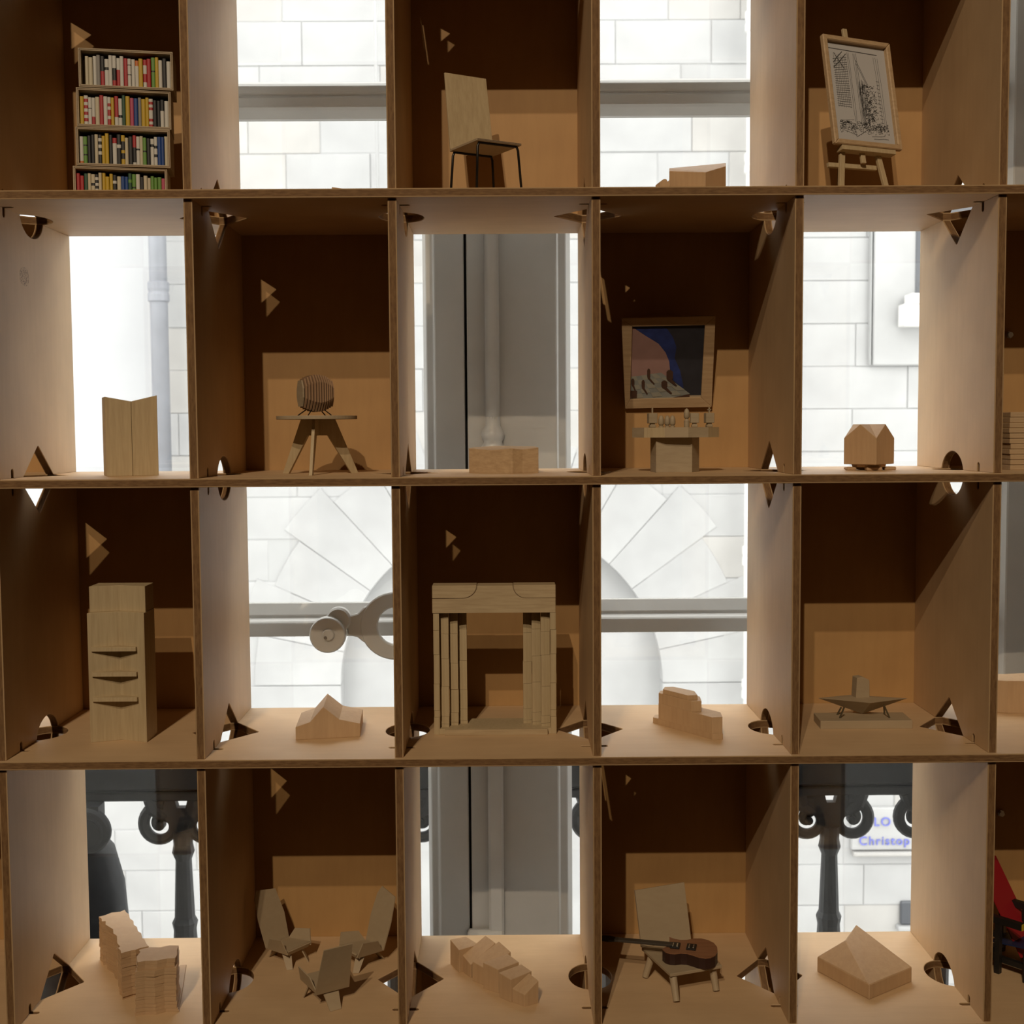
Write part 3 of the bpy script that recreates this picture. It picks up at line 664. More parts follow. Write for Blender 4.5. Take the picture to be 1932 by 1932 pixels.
for i in range(90):
    u_ = rk.uniform(.47, .62); v_ = rk.uniform(.22, .80)
    if v_ > .2+(u_-.47)*1.0: jl(u_, v_, u_+rk.uniform(-.01, .01), v_+.10, .00022, 1)
jl(.46, .08, .66, .36, .0003); jl(.46, .12, .66, .40, .0003)
for i in range(240):
    u_ = rk.gauss(.66, .075); v_ = rk.uniform(.36, .80)
    if .5 < u_ < .84: jl(u_, v_, u_+rk.uniform(-.05, .05), v_+rk.uniform(-.03, .03), .0003, 2)
for u_ in (.86, .90, .94): jl(u_-.02, .02, u_+.02, .82, .00022, 6)
for i in range(12): jl(.84, .3+i*.045, .90, .31+i*.045, .0003, 1)
for i in range(320):
    u_ = rk.uniform(.0, .98); v_ = .82+abs(rk.gauss(0, .07)); r_ = rk.uniform(.008, .028)
    if v_ > 1.0 or (u_ > .45 and v_ > .95): continue
    a0 = rk.uniform(0, 6.28); stroke([DD(u_+math.cos(a0+t_*.8)*r_, v_+math.sin(a0+t_*.8)*r_*.5) for t_ in range(rk.randint(2, 6))], .0003)
for i in range(6): jl(.0, .82+i*.02, .3, .80+i*.035, .0002)
jl(.62, .98, .9, .96, .0003); jl(.66, 1.0, .96, .99, .0003); jl(.3, 1.0, .55, .9, .0003)
ink.build('ink_lines', INK, pic, kind='stuff')
def stick(nm, p0, p1, wx, wy):
    d = (p1-p0).normalized(); sx = ex; sy = d.cross(sx).normalized(); a_, b_ = sx*wx/2, sy*wy/2
    MB().hexa([p0-a_-b_, p0+a_-b_, p0+a_+b_, p0-a_+b_, p1-a_-b_, p1+a_-b_, p1+a_+b_, p1-a_+b_]).build(nm, OAK, ez, bevel=.0004)
zf = FZ[1]
def down(s0, h0, s1, h1, d=-.009):                    # extend the line to the shelf
    a_, b_ = E_(s0, h0, d), E_(s1, h1, d); t_ = (zf-a_.z)/(b_.z-a_.z); return a_+(b_-a_)*t_
top = E_(.046, PH+.004, -.010)
stick('front_leg', down(.048, PH, .0205, -.006), E_(.044, PH-.012, -.009), .0075, .005)
stick('front_leg', down(.052, PH, .0800, -.012), E_(.0545, PH-.012, -.009), .0075, .005)
stick('mast', E_(.0505, -.020, -.0055), E_(.0445, PH+.016, -.0055), .0070, .004)
bk = E_(.05, PH-.02, -.012); stick('rear_leg', Vector((bk.x+.004, bk.y+.060, zf)), bk, .006, .004)
p0, p1 = E_(-.002, -.023, -.0135), E_(.077, -.0215, -.0135); m = MB(); b_ = ey*.003; dd = en*.0025
m.hexa([p0-b_-dd, p1-b_-dd, p1-b_+dd, p0-b_+dd, p0+b_-dd, p1+b_-dd, p1+b_+dd, p0+b_+dd]); m.build('crossbar', OAK, ez, bevel=.0003)
p0, p1 = E_(.012, -.0035, -.005), E_(.100, -.0035, -.005); b_ = ey*.003; dd = en*.008
m = MB(); m.hexa([p0-b_-dd*.6, p1-b_-dd*.6, p1-b_+dd, p0-b_+dd, p0+b_-dd*.6, p1+b_-dd*.6, p1+b_+dd, p0+b_+dd]); m.build('ledge', OAK, ez, bevel=.0003)

# ---- row 2, cell 1: upright block with a valley top, in two halves
A = fl('r2c1', 2, 712, 1857); fr = frame((A.x, .100, FZ[2]), math.radians(22))
wv = .0665; dv = .046; hL, hM, hR = .1045, .0985, .1065
r = empty('folded_tower_block', fr(wv/2, dv/2, 0), 'tall wooden block with a shallow valley top, made of two halves', 'model')
for x0, x1, ha, hb in ((0, wv*.497, hL, hM), (wv*.503, wv, hM, hR)):
    MB().prism([(x0, 0), (x1, 0), (x1, dv), (x0, dv)], 0, [ha, hb, hb, ha], fr).build('half_block', OAK, r, bevel=.0004)

# ---- row 2, cell 2: round table on three plate legs with a slatted lamp
cT = Vector((.1345, .135, FZ[2])); th = atY(*px('r2c2', 850, 1487), .1).z-FZ[2]; tt = .0047; TRd = .0535
tb_ = empty('round_table', cT, 'round wooden table on three splayed plate legs', 'table')
m = MB(); m.lathe([(TRd, th), (TRd+.0002, th+.0005), (TRd+.0002, th+tt-.0005), (TRd, th+tt)], cT, 56); m.build('tabletop', GREYW, tb_)
for a_ in (-91, 28, 152):
    fr = frame(cT, math.radians(a_)); lh = th
    pr = [(.001, lh), (.0255, lh), (.0575, 0), (.0475, 0), (.0145, lh-.0215), (.001, lh-.0215)]; t2 = .0021; n = len(pr)
    MB().add([fr(x_, -t2, z_) for x_, z_ in pr]+[fr(x_, t2, z_) for x_, z_ in pr], [tuple(range(n-1, -1, -1)), tuple(range(n, 2*n))]+[(i, (i+1) % n, (i+1) % n+n, i+n) for i in range(n)]).build('leg', OAK, tb_, bevel=.0002)
zt = FZ[2]+th+tt; lc = Vector((.1352, .120, zt)); fr = frame(lc, math.radians(27))
lamp = empty('slatted_lamp', lc, 'faceted lantern of upright wooden slats on tiny feet, standing on the round table', 'lamp')
ns = 13; ln = .041
for i in range(ns):
    x_ = -ln/2+ln*i/(ns-1); a_ = (i/(ns-1)-.5)*2; k_ = math.sqrt(max(0, 1-.60*a_*a_)); hw = .0215*k_; zc_ = .0290; top_ = zc_+.0250*(1-.30*a_*a_); bot_ = zc_-.0240*(1-.30*abs(a_)**1.6)
    if i < 4: hw *= .95
    pr = [(-hw*.55, bot_), (hw*.55, bot_), (hw, bot_+.012), (hw, top_-.012), (hw*.55, top_), (-hw*.55, top_), (-hw, top_-.010), (-hw, bot_+.012)]; n = len(pr); t2 = .00105
    MB().add([fr(x_-t2, y_, z_) for y_, z_ in pr]+[fr(x_+t2, y_, z_) for y_, z_ in pr], [tuple(range(n-1, -1, -1)), tuple(range(n, 2*n))]+[(q, (q+1) % n, (q+1) % n+n, q+n) for q in range(n)]).build('slat', [SLATW if i else GREYW], lamp)
m = MB(); m.box((-ln/2, -.003, .022), (ln/2, .003, .028), fr); m.build('core', SLATW, lamp)
for x_, y_ in ((-.010, -.012), (.010, -.012), (-.012, .012), (.012, .012)):
    MB().tube([fr(x_*.7, y_*.7, .0095), fr(x_*1.6, y_*1.4, .0005)], .0008, 6).build('foot', BLACKM, lamp)

# ---- row 2, cell 3: low angular block
c3 = 'r2c3'; a_ = fl(c3, 2, 637, 1835); b_ = fl(c3, 2, 920, 1840); c_ = fl(c3, 2, 985, 1836); d_ = fl(c3, 2, 1090, 1830)
a_.y, b_.y, c_.y, d_.y = .130, .104, .112, .118
def up3(p, v, u_): return atY(*px(c3, u_, v), p.y)
m = MB(); mid = Vector((up3(Vector((0, .117, 0)), 1687, 785).x, .117, 0))
base = [a_, mid, b_, c_, d_]; tops = [up3(a_, 1676, 637).z, up3(mid, 1688, 785).z, up3(b_, 1676, 920).z, up3(c_, 1684, 985).z, up3(d_, 1671, 1090).z]
Xs = [up3(a_, 1700, 637).x, mid.x, up3(b_, 1700, 920).x, up3(c_, 1700, 985).x, up3(d_, 1700, 1090).x]
bk3 = [(Xs[4]-.004, .165), (Xs[1]+.006, .172), (Xs[0]+.006, .165)]; zt3 = [tops[4]+.001, tops[1]+.0050, tops[0]+.001]
n = 8; V = [(Xs[i], base[i].y, FZ[2]) for i in range(5)]+[(x_, y_, FZ[2]) for x_, y_ in bk3]; Vt = [(Xs[i], base[i].y, tops[i]) for i in range(5)]+[(bk3[i][0], bk3[i][1], zt3[i]) for i in range(3)]
m.add(V+Vt, [tuple(range(n-1, -1, -1))]+[(i, (i+1) % n, (i+1) % n+n, i+n) for i in range(n)]+[(8, 9, 14), (8, 14, 15), (9, 10, 14), (10, 11, 14), (11, 13, 14), (11, 12, 13)])
m.build('low_roof_block', BLOCKH, None, 'low angular wooden block with a shallow folded roof, before the window mullion', 'model', bevel=.0003)

# ---- row 2, cell 4: pedestal table with chess pieces, tilted picture on the back panel
c4 = 'r2c4'; a_ = fl(c4, 2, 510, 1835); b_ = fl(c4, 2, 745, 1836)
py_ = .100; xa = atY(*px(c4, 510, 1700), py_).x; xb_ = atY(*px(c4, 745, 1700), py_).x
hh = atY(*px(c4, 640, 1605), py_).z-FZ[2]; tt = .0132
tbl = empty('pedestal_table', ((xa+xb_)/2+.005, .135, FZ[2]), 'thick faceted wooden table on a block pedestal, holding chess pieces', 'table')
MB().prism([(xa, py_), (xb_, py_), (xb_+.0135, py_+.028), (xb_+.0125, py_+.062), (xa+.004, py_+.062), (xa-.004, py_+.03)], FZ[2], FZ[2]+hh).build('pedestal', GREYW, tbl, bevel=.0004)
tc_ = Vector(((xa+xb_)/2+.0055, py_+.030)); n = 12; poly = [(tc_.x+.0595*math.cos(2*math.pi*(i+.35)/n), tc_.y+.047*math.sin(2*math.pi*(i+.35)/n)) for i in range(n)]
mt_ = MB(); ZT = FZ[2]+hh+tt
for i in range(n):                                     # the top is glued up from wedges
    j = (i+1) % n; mt_ = MB(); mt_.prism([tuple(tc_), poly[i], poly[j]], FZ[2]+hh, ZT)
    mt_.build('top_wedge', [GREYW, OAK, CARD][i % 3], tbl)
def piece(u_, v0, kind, dy, label):
    p = atY(*px(c4, u_, 1535), tc_.y+dy); c_ = Vector((p.x, tc_.y+dy, ZT)); m = MB()
    e = empty('chess_piece', c_, label, 'chess piece', 'chess pieces on the pedestal table')
    if kind == 'pawn':
        MB().lathe([(.0032, 0), (.0034, .0018), (.0022, .0026)], c_, 14).build('base', GREYW, e); MB().lathe([(.0024, .0024), (.0039, .005), (.0038, .0105), (.0025, .0145), (.0006, .0160)], c_, 14).build('head', GREYW, e, smooth=True)
    elif kind == 'bishop':
        MB().lathe([(.0034, 0), (.0037, .002), (.0037, .0085), (.0020, .0110)], c_, 14).build('base', GREYW, e); MB().lathe([(.0020, .0110), (.0039, .0135), (.0038, .0195), (.0024, .0235), (.0005, .0250)], c_, 14).build('head', GREYW, e, smooth=True)
    else:
        f2 = frame(c_, math.radians(12 if kind != 'rook' else -4)); MB().box((-.0040, -.0040, 0), (.0040, .0040, .0035), f2).build('base', GREYW, e, bevel=.0006)
        MB().box((-.0028, -.0028, .0035), (.0028, .0028, .0055), f2).build('neck', GREYW, e)
        MB().box((-.0058, -.0050, .0055), (.0058, .0050, .0190), f2).build('head', GREYW, e, bevel=.0006)
        if kind != 'rook':
            MB().box((-.0009, -.0009, .0190), (.0009, .0009, .0265), f2).build('finial', GREYW, e)
            if kind == 'king': MB().box((-.0026, -.0009, .0225), (.0026, .0009, .0240), f2).build('finial_bar', GREYW, e)
piece(485, 1445, 'queen', -.010, 'square headed chess piece with thin finial, leftmost on the pedestal table')
piece(543, 1483, 'pawn', -.018, 'small round chess pawn, leftmost of three side by side')
piece(583, 1483, 'pawn', .004, 'small round chess pawn, middle of three side by side')
piece(617, 1483, 'pawn', -.012, 'small round chess pawn, rightmost of three side by side')
piece(709, 1450, 'bishop', -.016, 'two-bead chess piece between the pawns and the square rook')
piece(760, 1462, 'rook', -.010, 'plain square headed chess rook with a flat top')
piece(855, 1430, 'king', -.004, 'square headed chess piece with cross finial, rightmost on the pedestal table')
tl = math.radians(21); zb_ = atY(*px(c4, 590, 1412), D-.010).z; ob = Vector((0, D-.0105, zb_)); upv = Vector((0, -math.sin(tl), math.cos(tl))); nv_ = Vector((0, -math.cos(tl), -math.sin(tl)))
def onp(u_, v_, off=0.0):
    x_, y_ = px('chess', u_, v_); d = ray(x_, y_); o = ob+nv_*off; t_ = (o-CAM).dot(nv_)/d.dot(nv_); return CAM+d*t_
pt = empty('framed_painting', onp(650, 1110, -.004), 'tilted square painting of a chess board in a pale wooden frame', 'picture')
OUT = [(172, 1118), (1128, 1100), (1172, 95), (132, 122)]; INN = [(228, 1020), (1012, 996), (1056, 196), (252, 212)]
for i in range(4):
    j = (i+1) % 4
    MB().slab([onp(*OUT[i]), onp(*OUT[j]), onp(*INN[j]), onp(*INN[i])], -nv_, .0065).build('frame_side', BLOCKH, pt, bevel=.0005)
PC = {n_: flat('paint_'+n_, tuple(q_*.62 for q_ in c_), .7, var=v_, scale=60) for n_, c_, v_ in (('night', (.035, .036, .05), .2), ('blue', (.025, .05, .24), .35), ('pink', (.50, .30, .27), .06), ('board', (.36, .38, .36), .1), ('board_pale', (.46, .45, .38), .1), ('piece', (.10, .045, .025), .2), ('cream', (.62, .50, .34), .05))}
lay = [0]
def paint(mb, pts, m):
    lay[0] += 1; o = -.0042+lay[0]*.00004; k_ = len(mb.v); mb.slab([onp(u_, v_, o) for u_, v_ in pts], nv_, .00003, m)
pm = MB(); order = ['night', 'blue', 'pink', 'board', 'board_pale', 'piece', 'cream']
pm.slab([onp(215, 1030, -.006), onp(1040, 1010, -.006), onp(1065, 185, -.006), onp(235, 200, -.006)], nv_, .0018, 0)
paint(pm, [(250, 212), (560, 205), (640, 240), (700, 330), (740, 440), (720, 560), (780, 700), (815, 860), (815, 900), (700, 800), (640, 560), (520, 400), (380, 300)], 1)
paint(pm, [(228, 1010), (228, 560), (240, 250), (265, 225), (400, 315), (540, 400), (620, 500), (660, 600), (668, 700), (700, 830), (600, 760)], 2)
paint(pm, [(232, 770), (570, 720), (890, 955), (885, 985), (700, 995), (235, 1012)], 3)
for r_ in range(5):
    for q_ in range(6):
        if (r_+q_) % 2: continue
        f_ = lambda a_, b_: (240+ (330+a_*0)*(a_) + b_*(30+ 300*a_), 765-40*a_+b_*(240-8*a_))
        a0, a1, b0_, b1_ = q_/6, (q_+1)/6, r_/5, (r_+1)/5
        pp_ = [f_(a0, b0_), f_(a1, b0_), f_(a1, b1_), f_(a0, b1_)]
        paint(pm, pp_, 4)
paint(pm, [(890, 955), (890, 990), (700, 996), (780, 978)], 5)
paint(pm, [(885, 972), (1012, 970), (1012, 990), (885, 992)], 6)
for cx, y0, y1, wd, dx in ((433, 675, 790, 17, 65), (258, 785, 870, 17, 35), (372, 800, 900, 18, 50), (606, 805, 895, 33, 85), (665, 690, 810, 36, 80)):
    paint(pm, [(cx-wd*.5, y1-4), (cx+wd*.8, y1-10), (cx+dx, y1+52), (cx+dx-8, y1+66)], 5)
    paint(pm, [(cx-wd*.55, y1), (cx-wd, y1-25), (cx-wd, y0+22), (cx-wd*.5, y0+4), (cx, y0), (cx+wd*.5, y0+4), (cx+wd, y0+22), (cx+wd, y1-25), (cx+wd*.55, y1)], 5)
paint(pm, [(234, 920), (304, 920), (302, 1000), (236, 1006)], 5)
pm.build('painted_panel', [PC[o] for o in order], pt)

# ---- row 2, cell 5: cross-gabled house block on a turntable base
c5 = 'r2c5'; yc = .135; zb_ = atY(*px(c5, 640, 1779), yc).z
P0, P1, P2 = atY(*px(c5, 483, 1700), yc+.004), atY(*px(c5, 695, 1700), yc-.036), atY(*px(c5, 811, 1700), yc+.010)
P3 = Vector((P0.x+P2.x-P1.x, P0.y+P2.y-P1.y+.004, 0)); cr = [P0, P1, P2, P3]
zs = atY(*px(c5, 695, 1612), P1.y).z; zp = atY(*px(c5, 600, 1519), yc-.016).z
r = empty('cross_gabled_house', ((P0.x+P2.x)/2, yc, FZ[2]), 'wooden house block with four gables on a low round base', 'model')
mids = [((cr[i]+cr[(i+1) % 4])/2) for i in range(4)]; ce = sum(cr, Vector((0, 0, 0)))/4
V = [(p.x, p.y, zb_) for p in cr]+[(p.x, p.y, zs) for p in cr]+[(p.x, p.y, zp) for p in mids]+[(ce.x, ce.y, zp)]
F = [(3, 2, 1, 0)]
for i in range(4):
    j = (i+1) % 4; F.append((i, j, 4+j, 8+i, 4+i)); F.append((4+i, 8+i, 12, 8+(i+3) % 4))
MB().add(V, F).build('house_body', BLOCK, r, bevel=.0005)
MB().lathe([(.0215, FZ[2]+.0042), (.0225, zb_-.001), (.0225, zb_)], (ce.x, ce.y, 0), 28).build('turntable', BLOCK, r)
for dx, dy, w_ in ((-.026, -.006, .010), (.026, -.006, .012), (0, .018, .014), (0, -.022, .016)):
    MB().box((ce.x+dx-w_/2*1.3, ce.y+dy-.006, FZ[2]), (ce.x+dx+w_/2*1.3, ce.y+dy+.006, FZ[2]+.0045)).build('base_foot', BLOCK, r, bevel=.001)
MB().box((ce.x-.033, ce.y-.004, FZ[2]+.001), (ce.x+.033, ce.y+.004, FZ[2]+.0042)).build('base_bar', BLOCK, r, bevel=.001)

# ---- row 2, cell 6: box of stacked horizontal slats
ps = atY(1906, 830, .10); pz0 = FZ[2]; r = empty('slatted_box', (ps.x+.04, .135, pz0), 'box of stacked thin brown planks at the right edge of the photo', 'model')
ztop_ = atY(1906, 777, .10).z; nl = 11; lh = (ztop_-pz0)/nl
for i in range(nl):
    o_ = rnd.uniform(-.0012, .0012); MB().box((ps.x+o_, .10+rnd.uniform(0, .001), pz0+i*lh), (ps.x+.085+o_, .165, pz0+(i+1)*lh-.0004)).build('plank', BLOCKH, r, bevel=.0006)

# ---- row 3, cell 1: tall cabinet tower with a folded front and three ledges
A = fl('r3c1', 3, 590, 1730); B = fl('r3c1', 3, 957, 1728); z0 = FZ[3]
yf = (A.y+B.y)/2; xa, xb_ = A.x, B.x; xm = (xa+xb_)/2; dp = .050; cc = .0155
hl = up('r3c1', Vector((0, yf, 0)), 750, 887)-z0; hu = up('r3c1', Vector((0, yf+.010, 0)), 765, 712)-z0
r = empty('cabinet_tower', (xm, yf+.025, z0), 'tall pale wooden cabinet with a folded front and three thin ledges', 'cabinet')
MB().prism([(xa, yf), (xm, yf+cc), (xb_, yf), (xb_, yf+dp), (xa, yf+dp)], z0, z0+hl).build('lower_body', OAK, r, bevel=.0004)
MB().prism([(xa+.0005, yf+.010), (xm, yf+.010+cc*.8), (xb_-.0005, yf+.010), (xb_-.0005, yf+dp), (xa+.0005, yf+dp)], z0+hl, z0+hu).build('upper_body', OAK, r, bevel=.0004)
for v0, v1 in ((1105, 1136), (1268, 1300), (1432, 1463)):
    za = up('r3c1', Vector((0, yf-.001, 0)), 750, v1); zb_ = up('r3c1', Vector((0, yf-.001, 0)), 750, v0+4); xl_ = xa+.0045; xr_ = xb_-.0115
    MB().prism([(xl_, yf-.0012), (xr_, yf-.0012), (xr_, yf+cc*.32), (xm, yf+cc), (xl_, yf+cc*.15)], za, zb_).build('ledge', OAK, r, bevel=.0003)

# ---- row 3, cell 2: gabled house block
c2 = 'r3c2'; A = fl(c2, 3, 683, 1713); B = fl(c2, 3, 1103, 1691); u_ = (B-A); L_ = u_.length; ang = math.atan2(u_.y, u_.x); fr = frame(A, ang)
def hz(s_, u0, v0):                                    # height of a front-face point at fraction s_
    p = A+u_*s_; return atY(*px(c2, u0, v0), p.y).z-FZ[3]
pr = [(0, 0), (L_, 0), (L_, hz(1, 1103, 1605)), (L_*.675, hz(.675, 967, 1578)), (L_*.43, hz(.43, 862, 1497)), (L_*.225, hz(.225, 778, 1595)), (0, hz(0, 683, 1628))]
dpt = .088; n = len(pr)
bk_ = Vector((-.006, .086, 0)); m = MB(); m.add([fr(x_, 0, z_) for x_, z_ in pr]+[fr(x_, 0, z_)+bk_ for x_, z_ in pr], [tuple(range(n)), tuple(range(2*n-1, n-1, -1))]+[((i+1) % n, i, i+n, (i+1) % n+n) for i in range(n)])
m.build('gabled_house', BLOCK, None, 'wooden house block with a steep middle gable and low side wings', 'model', bevel=.0005)

# ---- row 3, cell 3: portal with stepped jambs and a jointed lintel
cp = 'portal'; yF = .122; z0 = FZ[3]
def pp(u_, v_, Y=yF): return atY(*px(cp, u_, v_), Y)
xl_, xr_ = pp(165, 1200).x, pp(1520, 1200).x; zlb = pp(800, 447).z; zlt = pp(800, 143).z; dl = .030
r = empty('portal', ((xl_+xr_)/2, yF+.04, z0), 'wooden portal with stepped fluted jambs under a jointed lintel', 'portal')
xl2, xr2 = pp(148, 300).x, pp(1512, 300).x
zs1 = pp(300, 288).z; hx = (xr2-xl2)
def XP(u_): return pp(u_, 200).x
def arcpts(cx, cz, rx_, rz_, a0, a1, n=10): return [(cx+rx_*math.cos(math.radians(a0+(a1-a0)*i/n)), cz+rz_*math.sin(math.radians(a0+(a1-a0)*i/n))) for i in range(n+1)]
xj0, xj1, xk0, xk1 = XP(480), XP(640), XP(1046), XP(1185); hj = zlt-zs1
left_arc = arcpts(xj0, zlt, xj1-xj0, hj, 270, 360)     # bottom of the corner block, curving up to the top
right_arc = arcpts(xk1, zlt, xk1-xk0, hj, 270, 180)
def slabxz(pts, y0, th): return MB().slab([(x_, y0, z_) for x_, z_ in pts], (0, 1, 0), th)
slabxz([(xl2, zs1)]+left_arc+[(xl2, zlt)], yF, dl).build('corner_block', OAKH, r, bevel=.0006)
slabxz([(xr2, zs1)]+right_arc+[(xr2, zlt)], yF, dl).build('corner_block', OAKH, r, bevel=.0006)
cb = [(xl2, zlb), (xr2, zlb), (xr2, zs1-.0007)]+[(x_-.0007, z_-.0005) for x_, z_ in right_arc]+[(x_+.0007, z_-.0005) for x_, z_ in left_arc[::-1]]+[(xl2, zs1-.0007)]
slabxz(cb, yF, dl).build('lintel', OAKH, r, bevel=.0005)
slabxz([(xl2+.001, zlb+.0006), (xr2-.001, zlb+.0006), (xr2-.001, zlt-.001), (xl2+.001, zlt-.001)], yF+.0012, dl-.0024).build('joint_core', DARKPLY, r)
zsl = z0+.0078
edgeL = [150, 217, 322, 424, 520]
xe = [pp(165, 1200).x]+[pp(u_, 1000, yF+.026*k_).x for k_, u_ in ((0, 220), (1, 318), (2, 418), (3, 518))]
xs_l = [xl_, xl_+.0078, xl_+.0078+.0125, xl_+.0078+.0245, xl_+.0078+.0365]
for side in (0, 1):
    for k_ in range(4):
        a0, a1 = xs_l[k_], xs_l[k_+1]; yk = yF+.001+.0100*k_; n = 6
        if k_ == 0: poly = [(a0, yk), (a1, yk), (a1, yk+.024), (a0, yk+.024)]
        else:
            poly = [(a0+(a1-a0)*i/n, yk+.0028*(1-i/n)**2) for i in range(n+1)]+[(a1, yk+.0105), (a0, yk+.0105)]
        if side: poly = [(xl_+xr_-x_, y_) for x_, y_ in poly][::-1]
        cuts = [zsl+.0045]+sorted(z0+(zlb-z0)*q for q in ((.12+.05*k_/3, .36+rnd.uniform(-.05, .05), .60+rnd.uniform(-.05, .05), .84+rnd.uniform(-.04, .03)) if k_ else (.20, .42, .66, .86)))+[zlb]
        if k_ == 0: cuts[0] = z0+.024
        zprev = z0 if k_ == 0 else zsl
        for zc_ in cuts:
            dx = rnd.uniform(-.0004, .0004); dy = rnd.uniform(-.0005, .0005)
            MB().prism([(x_+dx, y_+dy) for x_, y_ in poly], zprev, zc_-.00025).build('post_segment', OAK, r, bevel=.0002); zprev = zc_
MB().box((xl_+.002, yF+.002, z0), (xr_-.002, yF+.062, zsl)).build('floor_slab', OAK, r, bevel=.0003)
MB().box((pp(290, 1700).x, yF-.0045, z0), (pp(1425, 1700).x, yF+.002, zsl)).build('threshold', OAKH, r, bevel=.0004)

# ---- row 3, cell 4: stepped boat-like block of four layers
c4 = 'r3c4'; z0 = FZ[3]
F1 = Vector((.6579, .0835)); F0 = Vector((.5974, .1723)); E1 = Vector((.6720, .0850)); dd = (F0-F1).normalized(); pv = Vector((dd.y, -dd.x)); pv = pv if pv.x > 0 else -pv
LL = (F0-F1).length; e1 = (E1-F1)
def hull(s0, s1, ins):                                 # plan of one layer between two stations along the long side
    a_ = F1+dd*(s0+ins)+pv*ins*.3; b_ = F1+dd*(s1-ins)+pv*ins*.3; c_ = b_+pv*(.030-2*ins)+dd*.004; d_ = a_+e1*(1-ins*12)+pv*0; e_ = d_+pv*(.018-ins)+dd*.022
    mid_ = b_+pv*.012+dd*.010
    return [tuple(a_), tuple(d_), tuple(e_), tuple(c_), tuple(mid_), tuple(b_)]
r = empty('stepped_block', ((F0+F1)/2+pv*.01).to_3d()+Vector((0, 0, z0)), 'stepped pointed wooden block in four layers, like a ship', 'model')
for s0, s1, ins, za, zb_ in ((-.0005, LL+.011, -.0002, 0, .0080), (0, LL, .0003, .0080, .0300), (.040, LL, .0005, .0300, .0445), (.045, LL-.005, .0034, .0445, .0510)):
    MB().prism(hull(s0, s1, ins), z0+za, z0+zb_).build('layer', BLOCK, r, bevel=.0003)

# ---- row 3, cell 5: floating rhombus model on thin legs over a slab
cs = 'ship'; z0 = FZ[3]; ph = .0112
def sp(u_, v_, dz): return atZ(*px(cs, u_, v_), z0+dz)
poly = [sp(358, 820, ph), sp(1648, 812, ph), sp(1512, 697, ph), sp(262, 706, ph)]
pl5 = MB().prism([(p.x, p.y) for p in poly], z0, z0+ph).build('model_plinth', CARD, None, 'flat wooden plinth slab with slanted ends under the winged model', 'plinth', bevel=.0004)
ap = sp(945, 722, ph); ap.z += .0003
r = empty('winged_model', (ap.x, ap.y, z0+ph), 'diamond shaped wooden model with a chimney block on thin metal legs', 'model')
tipL = atY(*px(cs, 318, 505), ap.y+.004); tipR = atY(*px(cs, 1580, 493), ap.y-.002); zr = (tipL.z+tipR.z)/2; tipL.z = tipR.z = zr
frp = atZ(*px(cs, 1065, 566), zr); bkp = atZ(*px(cs, 770, 442), zr+.002); bkp.z = zr+.001
ctr = Vector((ap.x, ap.y, zr+.0022))
MB().add([tipL, frp, tipR, bkp, ap, ctr], [(0, 1, 4), (1, 2, 4), (2, 3, 4), (3, 0, 4), (1, 0, 5), (2, 1, 5), (3, 2, 5), (0, 3, 5)]).build('wing_body', CARD, r, bevel=.0002)
cxa = atY(*px(cs, 868, 520), ap.y-.002); cxb = atY(*px(cs, 1072, 460), ap.y-.002); chh = atY(*px(cs, 960, 205), ap.y).z
wc = cxb.x-cxa.x; fr = frame((cxa.x-.002, ap.y-.004, zr+.0004), math.radians(8)); hc = chh-zr
pr = [(0, 0), (wc, 0), (wc-.0006, hc*.80), (wc-.002, hc*.88), (wc-.006, hc*.95), (wc*.5, hc), (.0015, hc*.98)]; n = len(pr)
MB().add([fr(x_, 0, z_) for x_, z_ in pr]+[fr(x_-.006*0, .016, z_) for x_, z_ in pr], [tuple(range(n)), tuple(range(2*n-1, n-1, -1))]+[((i+1) % n, i, i+n, (i+1) % n+n) for i in range(n)]).build('chimney_block', CARD, r, bevel=.0004)
for ut, vt, ub, vb, dy in ((690, 625, 628, 778, -.008), (650, 625, 590, 732, .008), (1245, 592, 1325, 776, -.008), (1245, 600, 1255, 716, .010)):
    b_ = sp(ub, vb, ph); t_ = atY(*px(cs, ut, vt), b_.y+.001)
    MB().tube([b_, t_], .0014, 4).build('leg', BRASS, r)

# ---- row 3, cell 6: curved block cut by the edge of the photo
poly = [(1.064, .262), (1.068, .246), (1.082, .232), (1.105, .222), (1.132, .220), (1.160, .228), (1.178, .246), (1.176, .268), (1.155, .280), (1.120, .274), (1.085, .278)]
MB().prism(poly, FZ[3], FZ[3]+.047).build('curved_block', BLOCK, None, 'curved wooden block at the right edge of the photo', 'model', bevel=.0008)

# ---- row 4, cell 1: two models built up of thin irregular layers
ct = 'tower'; z0 = FZ[4]
def tp(u_, v_, dz): p = atZ(*px(ct, u_, v_), z0+dz); return (p.x, p.y)
hA = .0645
topA = [tp(490, 818, hA), tp(640, 775, hA), tp(720, 762, hA), tp(790, 735, hA), tp(925, 708, hA), tp(880, 660, hA), tp(862, 605, hA), tp(818, 575, hA), tp(808, 505, hA), tp(755, 470, hA), tp(740, 405, hA), tp(692, 372, hA), tp(683, 310, hA), tp(628, 272, hA), tp(615, 205, hA), tp(570, 175, hA), tp(548, 135, hA), tp(480, 165, hA), tp(340, 180, hA), tp(240, 220, hA), tp(140, 245, hA),
        tp(185, 275, hA), tp(190, 318, hA), tp(248, 312, hA), tp(250, 372, hA), tp(365, 440, hA), tp(368, 505, hA), tp(425, 545, hA), tp(430, 660, hA), tp(478, 712, hA), tp(440, 735, hA), tp(482, 770, hA)]
